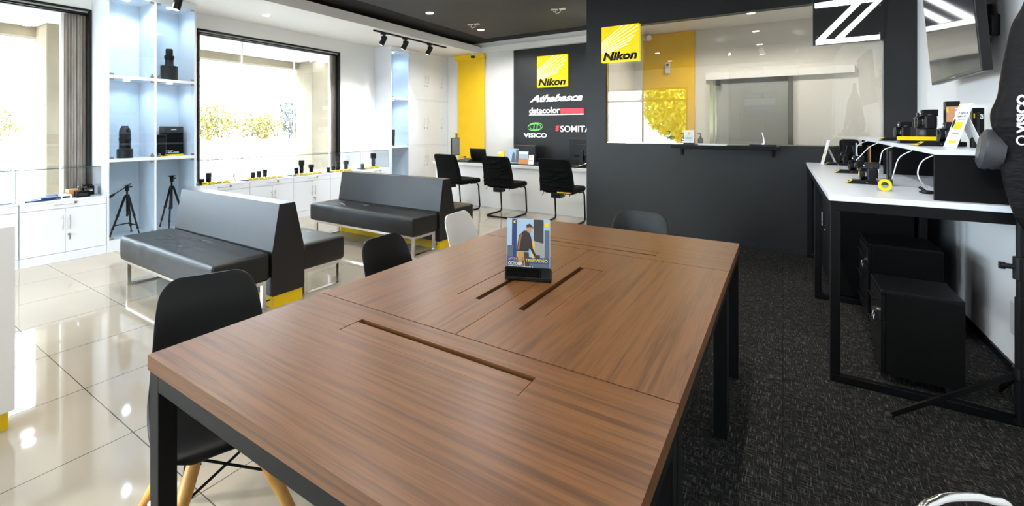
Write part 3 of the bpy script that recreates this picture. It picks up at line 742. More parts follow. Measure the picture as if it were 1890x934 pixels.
# tall glass cabinet between the windows
def glass_tower(y0, y1, ymid, lb, name='tall_display_cabinet', cells=True):
    t = thing(name, lb, 'cabinet', (XC-.21, (y0+y1)/2, 0))
    x0, x1 = XL+.001, XC; z1 = SZ-.003; th = .022
    b = B(); ys = [y0+.001, *ymid, y1-.001]
    b.box(x0, x0+.01, y0+.001, y1-.001, 0, z1)
    b.mi = 0
    for i, y in enumerate(ys):
        a = y if i == 0 else (y-th if i == len(ys)-1 else y-th/2)
        b.box(x0+.01, x1, a, a+th, 0, z1)
    for k in range(len(ys)-1):
        a = ys[k]+(th if k == 0 else th/2); c = ys[k+1]-(th if k == len(ys)-2 else th/2)
        for z in SH: b.box(x0+.01, x1-.0005, a, c, z[0], z[1])
    build('carcass', b, white_lam, t)
    for k in range(len(ys)-1):
        a = ys[k]+(th if k == 0 else th/2)+.001; c = ys[k+1]-(th if k == len(ys)-2 else th/2)-.001
        for (lo, hi) in zip([s[1] for s in SH[:-1]], [s[0] for s in SH[1:]]):
            b = B(); b.box(x0+.0105, x0+.014, a, c, lo, hi); build('back_lining', b, cab_in, t)
            b = B(); b.box(x1-.008, x1-.002, a, c, lo+.002, hi-.002); d = build('glass_door', b, glass_blue, t)
            b = B()
            for zz in (lo+.004, hi-.024):
                yy = a if k == 0 else a
                b.box(x1-.003, x1+.003, a+.005, a+.045, zz, zz+.02); b.box(x1-.003, x1+.003, c-.045, c-.005, zz, zz+.02)
            build('hinge_clip', b, brass, d)
            b = B(); kx = c-.03 if k == 0 else a+.03
            b.cyl((x1-.002, kx, lo+.035), (x1+.014, kx, lo+.035), .010, seg=12); build('lock', b, brass, d)
            if lo > .9:
                xx, yy = XC-.17, (a+c)/2
                b = B(); b.lathe([(.032, -.008), (.032, 0)], (xx, yy, hi)); l = build('cabinet_light', b, led, t)
                o = lamp('SPOT', (xx, yy, hi-.012), 6, (.66, .84, 1.0), spot_size=R(150), spot_blend=.6, shadow_soft_size=.03); o.parent = t; o.matrix_parent_inverse = W[t.name].inverted()
    return t
SH = [(0, .13), (.995, 1.03), (1.93, 1.962), (2.865, SZ-.003)]
glass_tower(2.035, 3.017, [2.536], 'tall white cabinet with two columns of glass doors between the two windows')
# far wall cabinets
t = thing('tall_wall_cabinet', 'tall white cabinets with one glass column in the far corner beside the yellow blind', 'cabinet', (XC-.21, 7.6, 0))
b = B(); x0, x1 = XL+.001, XC; ya, yb, yc, yd, ye = 6.716, 7.25, 7.795, 8.30, 8.598
b.box(x0, x0+.01, ya, ye, 0, SZ-.003); b.box(x0+.01, x1, ya, ya+.022, 0, SZ-.003); b.box(x0+.01, x1, yb-.022, yb, 0, SZ-.003); b.box(x0+.01, x1-.02, yb, ye, 0, SZ-.003)
for z0_, z1_ in SH: b.box(x0+.01, x1-.0005, ya+.021, ye-.001, z0_, z1_)
for yy in (yc, yd): b.box(x1-.02, x1, yy-.008, yy+.008, 0, SZ-.003)
build('carcass', b, white_lam, t)
for (lo, hi) in zip([s[1] for s in SH[:-1]], [s[0] for s in SH[1:]]):
    b = B(); b.box(x0+.0105, x0+.014, ya+.023, yb-.023, lo, hi); build('back_lining', b, cab_in, t)
    b = B(); b.box(x1-.008, x1-.002, ya+.023, yb-.023, lo+.002, hi-.002); d = build('glass_door', b, glass_blue, t)
    b = B()
    for zz in (lo+.004, hi-.024): b.box(x1-.003, x1+.003, ya+.026, ya+.06, zz, zz+.02); b.box(x1-.003, x1+.003, yb-.06, yb-.026, zz, zz+.02)
    build('hinge_clip', b, brass, d)
    if lo > .9:
        b = B(); b.lathe([(.03, -.008), (.03, 0)], (XC-.2, (ya+yb)/2, hi)); build('cabinet_light', b, led, t)
        o = lamp('SPOT', (XC-.2, (ya+yb)/2, hi-.012), 6, (.66, .84, 1), spot_size=R(150), spot_blend=.6, shadow_soft_size=.03); o.parent = t; o.matrix_parent_inverse = W[t.name].inverted()
    for i, (a, c, hy) in enumerate(((yb+.003, yc-.009, yc-.05), (yc+.009, yd-.009, yc+.05), (yd+.009, ye-.004, yd+.05))):
        b = B(); b.box(x1-.018, x1, a, c, lo+.003, hi-.003); d = build('door', b, white_lam, t, bevel=.0012)
        hz = lo+.42 if lo > 1.5 else (hi-.42 if lo > .5 else hi-.25)
        bar_handle(d, (x1, hy, hz), (0, 0, 1), .16, m=chrome); lock(d, (x1, hy, hz-.13))

# ============================================================ LENSES AND GOODS IN THE CASES
def lens_body(b, c, r, h, style=0, axis=(0, 0, 1)):
    S = {0: [(.80, 0), (.86, .03), (.86, .20), (.92, .22), (.92, .48), (.88, .50), (.88, .56), (.98, .58), (.98, .84), (.94, .86), (1, .88), (1, .99), (.9, 1)],
         1: [(.62, 0), (.66, .03), (.66, .25), (.78, .28), (.78, .34), (.70, .36), (.70, .58), (.80, .61), (1, .66), (1, .97), (.93, 1)],
         2: [(1, 0), (1, .27), (.86, .29), (.72, .30), (.72, .52), (.76, .54), (.76, .62), (.70, .64), (.70, .84), (.62, .92), (.44, .96), (.44, 1)],
         3: [(.96, 0), (1, .03), (1, .45), (.6, .47), (.5, .5), (.5, .66), (.56, .68), (.56, .78), (.42, .80), (.42, .97), (.36, 1)]}[style]
    return b.lathe([(r*a, h*z) for a, z in S], c, axis, seg=26)
def lens(px, base, top, wpx, style, lb, x=-6.14, zb=None, grp='lenses in the display cases'):
    zb = CT+.012 if zb is None else zb
    p = atx(px, (base+top)/2, x); d = (p-ORG).dot(Vector((-_s, _c, 0)))
    r = wpx/2*d/FPX; h = max((base-top)*d/FPX, .03); rr = r*{0: .985, 1: .99, 2: .705, 3: .565}[style]; zr = {0: (.62, .80), 1: (.72, .90), 2: (.66, .80), 3: (.69, .77)}[style]
    t = thing('camera_lens', lb, 'lens', (p.x, p.y, zb), 0, grp)
    b = B(); lens_body(b, (p.x, p.y, zb), r, h, style); build('barrel', b, blk, t, smooth=True)
    b = B()
    for k in range(24):
        a = 2*PI*k/24; b.box(p.x+math.cos(a)*rr-.001, p.x+math.cos(a)*rr+.001, p.y+math.sin(a)*rr-.001, p.y+math.sin(a)*rr+.001, zb+h*zr[0], zb+h*zr[1])
    build('zoom_ring', b, blk_s, t)
    return t
lens(372, 339, 329.5, 10, 0, 'short black lens at the left end of the first tag tray')
lens(385, 336, 317, 10, 0, 'tall black lens second from the left, beside the tall glass cabinet')
lens(467, 325, 313, 8.3, 0, 'shortest of the three black lenses in the middle of the first long case')
lens(478, 324, 310.5, 8.3, 0, 'middle one of the three black lenses in the first long case')
lens(489, 323, 308, 8.3, 0, 'tallest of the three black lenses in the first long case')
lens(547, 318, 305, 8, 0, 'black lens left of the tall hooded lens in the middle case')
lens(556.5, 316.5, 290.5, 10.5, 1, 'tall black telephoto lens with hood in the middle case')
lens(574.5, 314.5, 298, 10.5, 1, 'black flared lens alone at the middle of the middle case')
lens(606, 314, 306, 6.5, 0, 'lowest black lens near the right window jamb')
lens(615, 312, 303, 7.5, 0, 'short black lens right of the lowest one near the right window jamb')
lens(623, 310.5, 294, 8, 0, 'tall black lens in front of the right window jamb')
lens(638.5, 309, 292, 10, 1, 'black flared lens just right of the window jamb')
lens(669, 308.5, 300, 6.5, 0, 'short black lens at the left end of the last glass case')
lens(689, 304, 278, 10, 1, 'tall black telephoto lens in the last glass case')
lens(724.5, 264, 234, 9, 0, 'tall black lens at the left edge of the far glass column', x=-6.1, zb=1.03, grp=None)
def tray(px0, px1, n, lb, x=-6.06):
    y0, y1 = atx(px0, 320, x).y, atx(px1, 320, x).y
    t = thing('tag_tray', lb, 'display tray', (x, (y0+y1)/2, CT), 0, 'trays with yellow price tags')
    b = B(); b.box(x-.16, x+.01, y0-.03, y1, CT, CT+.012); build('tray', b, blk, t)
    w = (y1-y0)/n
    for k in range(n):
        a = y0+w*k+.006; c = y0+w*(k+1)-.006
        b = B(); b.box(x+.008, x+.012, a, c, CT+.004, CT+.040, rot=(0, R(-35), 0), about=(x+.01, a, CT+.012)); g = build('price_tag', b, yellow, t)
        b = B(); b.box(x+.0125, x+.013, a+.02*w, a+.62*w, CT+.012, CT+.022, rot=(0, R(-35), 0), about=(x+.01, a, CT+.012)); build('printed_line', b, blk, g)
tray(372, 424.5, 4, 'tray with four yellow price tags under the first lenses by the tall glass cabinet')
tray(457, 522, 6, 'tray with six yellow price tags in the first long case')
tray(545, 594, 6, 'tray with six yellow price tags in the middle case')
tray(611, 650, 5, 'tray with yellow price tags near the right window jamb')
tray(673, 701, 3, 'tray with yellow price tags in the last short glass case')
def tripod(c, h, spread, r, lb, head='ball', handle=False, rot=0, m=blk, name='tripod', grp=None, legcol=None):
    c = Vector(c); t = thing(name, lb, 'tripod', c, 0, grp)
    top = c+Vector((0, 0, h*.74))
    for k in range(3):
        a = rot+2*PI*k/3; d = Vector((math.cos(a), math.sin(a), 0)); p0 = top+d*r*1.8; p1 = c+d*spread+Vector((0, 0, r*.8))
        m1, m2 = p0.lerp(p1, .5), p0.lerp(p1, .82)
        b = B(); b.tube([p0, m1, m1, m2, m2, p1], [r*1.15, r*1.15, r*.95, r*.95, r*.7, r*.7], seg=10); l = build('leg', b, legcol or m, t, smooth=True)
        b = B(); b.cyl(m1-(p1-p0).normalized()*r, m1+(p1-p0).normalized()*r, r*1.5, seg=12); b.cyl(m2-(p1-p0).normalized()*r, m2+(p1-p0).normalized()*r, r*1.3, seg=12); build('leg_clamp', b, blk, l)
        b = B(); b.sphere(p1, r*1.1, 10); build('foot', b, blk_s, l)
    b = B(); b.cyl(c+Vector((0, 0, h*.35)), c+Vector((0, 0, h*.86)), r*.95, seg=12); build('centre_column', b, m, t, smooth=True)
    b = B(); b.cyl(top-Vector((0, 0, r*2)), top+Vector((0, 0, r*1.6)), r*2.6, r*2.2, seg=14); build('collar', b, blk, t, smooth=True)
    z = h*.86; k = r
    hd = B(); hd.cyl(c+Vector((0, 0, z-.01)), c+Vector((0, 0, z+k*1.4)), k*1.9, seg=14)
    hd.sphere(c+Vector((0, 0, z+k*2.6)), k*2.0, 12); hd.cyl(c+Vector((0, 0, z+k*4)), c+Vector((0, 0, z+k*4.8)), k*2.4, seg=14)
    hd.cyl(c+Vector((0, k*1.5, z+k*2.6)), c+Vector((0, k*4.5, z+k*2.6)), k*.8, seg=10)
    build('head', hd, blk, t, smooth=True)
    b = B(); zz = c.z+z+k*4.8; b.box(c.x-k*2.6, c.x+k*2.6, c.y-k*3.4, c.y+k*3.4, zz, zz+k*.9, rot=(R(12 if handle else 0), 0, 0)); build('mounting_plate', b, chrome if handle else blk, t, bevel=k*.2)
    if handle:
        p0 = c+Vector((0, -k*1, z+k*3)); p1 = c+Vector((.05, -.26, z-.10))
        b = B(); b.tube([p0, p0.lerp(p1, .5), p0.lerp(p1, .52), p1], [k*.5, k*.5, k*1.1, k*1.3], seg=10); build('pan_handle', b, blk, t, smooth=True)
    b = B(); q = [c+Vector((math.cos(rot+2*PI*k_/3)*spread*.75, math.sin(rot+2*PI*k_/3)*spread*.75, h*.20)) for k_ in range(3)]
    if handle:
        for p in q: b.beam(c+Vector((0, 0, h*.22)), p, .006, .012)
        build('spreader', b, blk, t)
    return t
tripod((-6.16, 2.30, .13), .61, .17, .0115, 'black tripod with pan handle standing in the left bottom cell of the tall glass cabinet', handle=True, rot=R(25))
tripod((-6.16, 2.80, .13), .68, .17, .0115, 'black ball head tripod standing in the right bottom cell of the tall glass cabinet', rot=R(85))
p = atx(432, 332, -6.12)
tripod((p.x, p.y, CT), .095, .035, .0035, 'tiny tabletop tripod with amber legs between the first two tag trays', name='mini_tripod', legcol=beech)
# lenses in the tall glass cabinet
def tlens(px, base, top, wpx, style, lb, zb, x=-6.1):
    return lens(px, base, top, wpx, style, lb, x=x, zb=zb, grp='big lenses in the tall glass cabinet')
tlens(312.5, 150, 92, 29, 3, 'large black telephoto lens on its wide hood, top right shelf of the tall glass cabinet', 1.962)
tlens(230.5, 292.5, 233.5, 26, 2, 'black telephoto lens on its hood, left middle shelf of the tall glass cabinet', 1.03)
tlens(298, 286, 246, 17, 0, 'short black lens left of the lens box in the tall glass cabinet', 1.03, x=-6.06)
def carton(px0, px1, top, zb, x, dep, lb, m, cat='box', stripe=None):
    a, c = atx(px0, 270, x), atx(px1, 270, x); zt = atx((px0+px1)/2, top, x).z
    t = thing('product_box', lb, cat, (x-dep/2, (a.y+c.y)/2, zb))
    b = B(); b.box(x-dep, x, a.y, c.y, zb, zt); bx = build('carton', b, m, t, bevel=.002)
    pr = Print((x, a.y, zb), (0, 1, 0), (0, 0, 1), (1, 0, 0)); w, h = c.y-a.y, zt-zb
    b = B(); pr.poly(b, [(0, 0), (w, 0), (w, .05*h), (0, .05*h)], .0005, .001); build('printed_band', b, yellow, bx)
    b = B(); text_on(b, pr, stripe or '180-400', .10*w, .75*w, .08*h, .14*h, .0005, .0008, bold=.02); text_on(b, pr, 'NIKKOR', .10*w, .45*w, .16*h, .19*h, .0005, .0008); pr.poly(b, [(.35*w, .88*h), (.62*w, .88*h), (.62*w, .91*h), (.35*w, .91*h)], .0005, .001); build('printed_text', b, paper, bx)
    return t
carton(303.5, 338.5, 233.5, 1.03, -6.16, .14, 'black lens box with yellow stripe on the right middle shelf of the tall glass cabinet', blk_m)
# camera body in front of the box
def dslr(loc, rz, lb, s=1.0, grip=False, lens_len=.026, grp='cameras on the display counter', tag_=True, cap_only=False, red=False):
    """lens points to -x in own frame; base at z=0"""
    t = thing('camera', lb, 'camera', (0, 0, 0), 0, grp)
    b = B()
    z0 = .0; H = .098
    if grip: b.box(-.028, .030, -.068, .070, 0, .045)
    zz = .045 if grip else 0
    b.box(-.024, .026, -.066, .068, zz, zz+H*.78)
    b.box(-.050, -.020, .030, .070, zz, zz+H*.74)     # hand grip
    build('body', b, blk, t, bevel=.008, seg=3, smooth=False)
    b = B(); b.prism([(-.034, -.034, zz+H*.74), (-.034, .034, zz+H*.74), (-.030, .020, zz+H*1.16), (-.030, -.020, zz+H*1.16)], (.070, 0, 0)); build('viewfinder_hump', b, blk, t, bevel=.005)
    b = B(); b.lathe([(.033, 0), (.035, .01), (.035, lens_len*.55), (.038, lens_len*.6), (.038, lens_len), (.030, lens_len+.001), (.026, lens_len-.006)], (-.024, 0, zz+H*.40), (-1, 0, 0)); build('lens', b, blk, t, smooth=True)
    b = B(); b.lathe([(.0355, 0), (.0355, .004)], (-.026, 0, zz+H*.40), (-1, 0, 0)); build('lens_mount', b, chrome, t, smooth=True)
    b = B(); b.cyl((.0, .048, zz+H*.78), (.0, .048, zz+H*.88), .014, seg=16); b.cyl((.0, -.048, zz+H*.78), (.0, -.048, zz+H*.90), .012, seg=16); build('dial', b, blk_s, t, smooth=True)
    b = B(); b.box(.026, .030, -.040, .030, zz+.018, zz+.062); build('rear_screen', b, screen_m, t)
    b = B(); pr = Print((-.035, -.018, zz+H*.9), (0, 1, 0), (0, 0, 1), (-1, 0, 0)); text_on(b, Print((-.034, .016, zz+H*.90), (0, -1, 0), (0, 0, 1), (-1, 0, 0)), 'Nikon', 0, .032, 0, .010, .0, .001, bold=.02); build('badge', b, paper, t)
    if red: b = B(); b.prism([(-.052, .055, zz+H*.60), (-.052, .066, zz+H*.60), (-.052, .058, zz+H*.70)], (.003, 0, 0)); build('red_mark', b, red_m, t)
    t.location = loc; t.rotation_euler = (0, 0, rz); t.scale = (s, s, s); return t
pt = Vector((-6.02, 2.60, 1.03)); t = thing('price_tag', 'yellow price tag on the right middle shelf of the tall glass cabinet', 'price tag', pt)
b = B(); b.box(pt.x, pt.x+.004, pt.y, pt.y+.10, 1.03, 1.055, rot=(0, R(-30), 0)); build('card', b, yellow, t)
b = B(); b.box(pt.x+.0045, pt.x+.005, pt.y+.03, pt.y+.085, 1.036, 1.046, rot=(0, R(-30), 0), about=(pt.x+.002, pt.y, 1.0425)); build('printed_line', b, blk, t)

# left display case goods
def flat_book(px0, px1, py, x, th, z, lb, m=navy, rz=0, dep=.16):
    a, c = atx(px0, py, x), atx(px1, py, x); yc = (a.y+c.y)/2; w = abs(c.y-a.y)
    t = thing('booklet', lb, 'book', (x-dep/2, yc, z), 0, 'flat boxed filters and books in the left display case')
    b = B(); b.box(x-dep+.003, x-.003, yc-w/2+.003, yc+w/2-.003, z+.002, z+th-.002, rot=(0, 0, rz)); build('pages', b, paper, t)
    b = B(); b.box(x-dep, x, yc-w/2, yc+w/2, z, z+.002, rot=(0, 0, rz)); b.box(x-dep, x, yc-w/2, yc+w/2, z+th-.002, z+th, rot=(0, 0, rz)); b.box(x-.003, x, yc-w/2, yc+w/2, z, z+th, rot=(0, 0, rz), about=(x-dep/2, yc, z)); build('cover', b, m, t)
    return t
flat_book(46, 92, 373, -6.02, .013, CT, 'long flat navy edged book at the front left of the display case books')
flat_book(66, 100, 369, -6.19, .013, CT, 'flat navy edged book at the back left of the display case books', dep=.13)
flat_book(72, 112, 367, -6.04, .015, CT+.0135, 'navy edged book lying tilted on top of the other books in the left case', rz=R(10), dep=.15)
flat_book(86, 111, 361, -6.21, .015, CT+.0135, 'small navy edged box at the back of the left case, behind the tilted book', dep=.11)
def simple_box(name, lb, px0, px1, top, x, dep, zb, m, cat='box', extra=None):
    a, c = atx(px0, 350, x), atx(px1, 350, x); zt = atx((px0+px1)/2, top, x).z
    t = thing(name, lb, cat, (x-dep/2, (a.y+c.y)/2, zb))
    b = B(); b.box(x-dep, x, a.y, c.y, zb, zt); build('carton', b, m, t, bevel=.002)
    b = B(); b.box(x-.0002, x+.0008, a.y+(c.y-a.y)*.12, a.y+(c.y-a.y)*.8, zb+(zt-zb)*.25, zb+(zt-zb)*.7); build('label', b, extra or blk, t); return t
simple_box('kraft_box', 'orange brown kraft box in the left display case behind the tripod heads', 127, 147, 350, -6.15, .12, CT, kraft, extra=orange_p)
simple_box('filter_case', 'small black and white case in front of the round dome in the left case', 113, 133, 360, -6.05, .09, CT, paper)
simple_box('black_box', 'flat black box carrying a tripod head in the left display case', 142, 167, 353, -6.05, .10, CT, blk_m, extra=chrome)
simple_box('black_box', 'upright black box at the right end of the left display case', 160, 174, 343, -6.2, .08, CT, blk_m, extra=blk)
simple_box('black_box', 'black box at the far left edge of the left display case', -8, 27, 378, -6.02, .12, CT, blk_m, extra=blk)
p = atx(117.5, 358, -6.2); t = thing('glass_dome', 'small round glass dome in the left display case', 'dome', (p.x, p.y, CT))
b = B(); b.lathe([(.048, 0), (.048, .01), (.044, .012)], (p.x, p.y, CT)); build('base', b, blk, t)
b = B(); b.lathe([(.046, .0), (.045, .012), (.036, .030), (.02, .042), (.004, .046)], (p.x, p.y, CT+.012)); build('dome', b, chrome, t, smooth=True)
for (px, lb, xx) in ((152, 'silver and black tripod head standing on the flat black box', -6.10), (161, 'larger tripod head with arm at the right of the left display case', -6.13)):
    p = atx(px, 350, xx); zb = CT+ (.048 if px == 152 else .0); k = .016 if px == 152 else .02
    if px == 152: p = atx(152, 350, -6.10)
    t = thing('ball_head', lb, 'tripod head', (p.x, p.y, zb), 0, 'tripod heads in the left display case')
    b = B(); b.lathe([(k*1.5, 0), (k*1.5, k*.8), (k, k), (k, k*2)], (p.x, p.y, zb)); b.sphere((p.x, p.y, zb+k*2.6), k*1.2, 12); build('base', b, blk, t, smooth=True)
    b = B(); b.box(p.x-k, p.x+k, p.y-k*2.3, p.y+k*2.3, zb+k*3.6, zb+k*4.2); b.cyl((p.x, p.y-k*2.5, zb+k*2.6), (p.x, p.y+k*2.4, zb+k*3.2), k*.6); b.cyl((p.x, p.y, zb+k*3.2), (p.x, p.y, zb+k*3.7), k*.9)
    build('clamp', b, chrome, t, smooth=True)
    if px == 161:
        b = B(); b.lathe([(k, 0), (k*1.2, k), (k*.7, k*1.5)], (p.x, p.y, zb+k*4.2)); b.box(p.x-k*.8, p.x+k*.8, p.y-k*2.6, p.y+k*2.2, zb+k*5.7, zb+k*6.3); b.sphere((p.x, p.y, zb+k*5.3), k*.9, 10); build('upper_plate', b, blk, t)

# ============================================================ WHITE KIOSK (left edge)
t = thing('white_counter', 'white counter block with yellow plinth at the left edge of the photo', 'counter', (-3.3, .2, 0))
b = B(); b.box(-3.9, -2.807, -.25, .594, .092, .927); build('body', b, white_wall, t, bevel=.003)
b = B(); b.box(-3.8, -2.847, -.15, .578, 0, .092); build('plinth', b, yellow, t)

# ============================================================ RECEPTION
t = thing('reception_counter', 'long white reception counter in front of the charcoal logo wall', 'counter', (-3.7, 7.5, 0))
b = B(); b.box(-5.28, -2.17, 7.18, 7.20, .0, .705); b.box(-5.28, -5.24, 7.20, 7.95, 0, .705); b.box(-2.21, -2.17, 7.2, 7.95, 0, .705); build('front_panel', b, white_wall, t)
b = B(); b.box(-5.31, -2.165, 7.13, 8.0, .705, .755); build('top', b, gloss_white, t, bevel=.003)
b = B(); b.box(-5.10, -2.2, 7.22, 7.98, .755, .762); build('desk_mat', b, blk_m, t)
b = B(); b.box(-5.24, -2.21, 7.185, 7.19, .0, .02); build('kick_line', b, blk, t)
RZ = .762
def monitor(cx, cy, w, h, zc, rz, lb, face_back=True):
    t = thing('monitor', lb, 'monitor', (0, 0, 0))
    b = B(); b.box(-w/2, w/2, -.022, .0, zc-h/2, zc+h/2); build('screen_housing', b, blk, t, bevel=.006)
    b = B(); b.box(-w*.3, w*.3, -.045, -.022, zc-h*.28, zc+h*.28); build('rear_cover', b, blk, t, bevel=.012)
    b = B(); b.box(-w/2+.012, w/2-.012, .0, .002, zc-h/2+.02, zc+h/2-.012); build('screen', b, screen_m, t)
    b = B(); b.box(-.03, .03, -.06, -.035, 0.008, zc); b.box(-.11, .11, -.12, .07, 0, .012); build('stand', b, blk, t, bevel=.003)
    b = B(); b.box(-.02, .02, -.047, -.045, zc-h*.2, zc-h*.1); build('asset_sticker', b, paper, t)
    t.location = (cx, cy, RZ); t.rotation_euler = (0, 0, rz); return t
monitor(-4.98, 7.42, .50, .34, .26, R(-74), 'monitor turned sideways at the left end of the reception counter')
monitor(-2.58, 7.50, .46, .36, .26, R(-8), 'black monitor seen from behind at the right end of the reception counter')
t = thing('laptop', 'open black laptop in front of the yellow blind on the reception counter', 'laptop', (-4.60, 7.72, RZ))
b = B(); b.box(-4.72, -4.38, 7.55, 7.78, RZ, RZ+.018); build('keyboard_deck', b, blk, t, bevel=.003)
b = B(); b.box(-4.72, -4.38, 7.545, 7.555, RZ+.018, RZ+.24, rot=(R(14), 0, 0), about=(-4.55, 7.55, RZ+.018)); build('lid', b, blk, t, bevel=.003)
t = thing('desk_phone', 'grey desk telephone beside the sideways monitor on reception', 'telephone', (-4.68, 7.30, RZ))
b = B(); b.prism([(-4.78, 7.24, RZ), (-4.78, 7.40, RZ), (-4.78, 7.40, RZ+.06), (-4.78, 7.24, RZ+.02)], (.18, 0, 0)); build('base', b, soft_grey, t, bevel=.004)
b = B(); b.tube([(-4.77, 7.26, RZ+.045), (-4.76, 7.28, RZ+.07), (-4.75, 7.34, RZ+.085), (-4.75, 7.39, RZ+.08)], [.018, .012, .012, .018]); build('handset', b, chrome, t, smooth=True)
def stand_card(px0, px1, ytop, ybot, y, lb, m, name='leaflet_stand', acry=False, extra=()):
    a, c = aty(px0, ybot, y), aty(px1, ybot, y); h = aty((px0+px1)/2, ytop, y).z-RZ
    t = thing(name, lb, 'leaflet stand', ((a.x+c.x)/2, y, RZ), 0, 'leaflets and cards on the reception counter')
    pr = Print((a.x, y, RZ+.001), (1, 0, 0), Vector((0, math.sin(R(10)), math.cos(R(10)))), Vector((0, -math.cos(R(10)), math.sin(R(10))))); w = c.x-a.x
    b = B(); pr.poly(b, [(0, 0), (w, 0), (w, h), (0, h)], -.006, .008); pr.poly(b, [(0, 0), (w, 0), (w, .008), (0, .008)], -.05, .07); build('holder', b, acrylic, t)
    b = B(); pr.poly(b, [(.004, .006), (w-.004, .006), (w-.004, h-.004), (.004, h-.004)], .0025, .001); l = build('leaflet', b, m, t)
    for (pts, mm) in extra:
        b = B(); pr.poly(b, [(x*w, z*h) for x, z in pts], .004, .0004); build('printed_shape', b, mm, l)
    return t
stand_card(917, 930, 278, 296, 7.30, 'yellow leaflet card on the reception counter', yellow, extra=[([(.3, .15), (.7, .15), (.8, .35), (.6, .55), (.25, .4)], orange_p), ([(.1, .75), (.6, .78), (.6, .9), (.1, .9)], paper)])
stand_card(936, 956, 274, 300, 7.32, 'acrylic frame with a blue grey portrait leaflet on reception', sky_p, extra=[([(.38, .1), (.72, .1), (.68, .6), (.55, .8), (.42, .6)], grey_p), ([(.75, .1), (.98, .1), (.98, .95), (.75, .95)], grey_p)])
stand_card(956, 974, 279, 302, 7.27, 'leaflet with a blue sky and orange autumn picture on reception', paper, extra=[([(.05, .05), (.95, .05), (.95, .45), (.05, .45)], orange_p), ([(.05, .45), (.95, .45), (.95, .78), (.05, .78)], sky_p)])
stand_card(974.5, 985, 286, 302.5, 7.26, 'small white card standing right of the autumn leaflet on reception', paper, extra=[([(.35, .7), (.65, .7), (.65, .9), (.35, .9)], yellow), ([(.15, .4), (.85, .4), (.85, .45), (.15, .45)], grey_p)])
t = thing('desk_organizer', 'blue plastic organizer with small items on reception, right of the white card', 'organizer', (-3.17, 7.35, RZ))
b = B()
for k in range(5): b.box(-3.27+k*.045, -3.235+k*.045, 7.30, 7.40, RZ, RZ+.05+.02*math.sin(k*2.1))
build('pots', b, blue_m, t, bevel=.004)
b = B()
for k in range(6): b.cyl((-3.25+k*.035, 7.34, RZ+.02), (-3.27+k*.04, 7.36, RZ+.11), .004, seg=8)
build('pens', b, chrome, t)
t = thing('office_chair', 'black leather chair back behind the reception counter', 'chair', (-3.95, 8.22, 0))
b = B(); b.box(-4.2, -3.72, 8.24, 8.32, .55, 1.06); build('backrest', b, leather, t, bevel=.035, seg=4)
b = B(); b.box(-4.2, -3.72, 8.02, 8.25, .42, .50); build('seat', b, leather, t, bevel=.03, seg=3)
b = B(); b.cyl((-3.96, 8.14, .05), (-3.96, 8.14, .42), .03); 
for k in range(5): b.beam((-3.96, 8.14, .08), (-3.96+.24*math.cos(k*1.257), 8.14+.24*math.sin(k*1.257), .03), .03)
build('base', b, chrome, t)
t = thing('computer_mouse', 'black computer mouse beside the laptop on reception', 'mouse', (-4.22, 7.50, RZ))
b = B(); b.sphere((-4.22, 7.50, RZ+.014), .05, 14, (.6, 1, .32)); build('shell', b, blk, t, smooth=True)
t = thing('clutter_tray', 'small silver stapler and cables at the foot of the right reception monitor', 'desk tray', (-2.52, 7.27, RZ))
b = B(); b.beam((-2.66, 7.26, RZ+.02), (-2.42, 7.30, RZ+.03), .03, .02); b.tube([(-2.6, 7.24, RZ+.01), (-2.5, 7.22, RZ+.04), (-2.42, 7.25, RZ+.08), (-2.38, 7.27, RZ+.02)], .006); build('stapler', b, chrome, t)

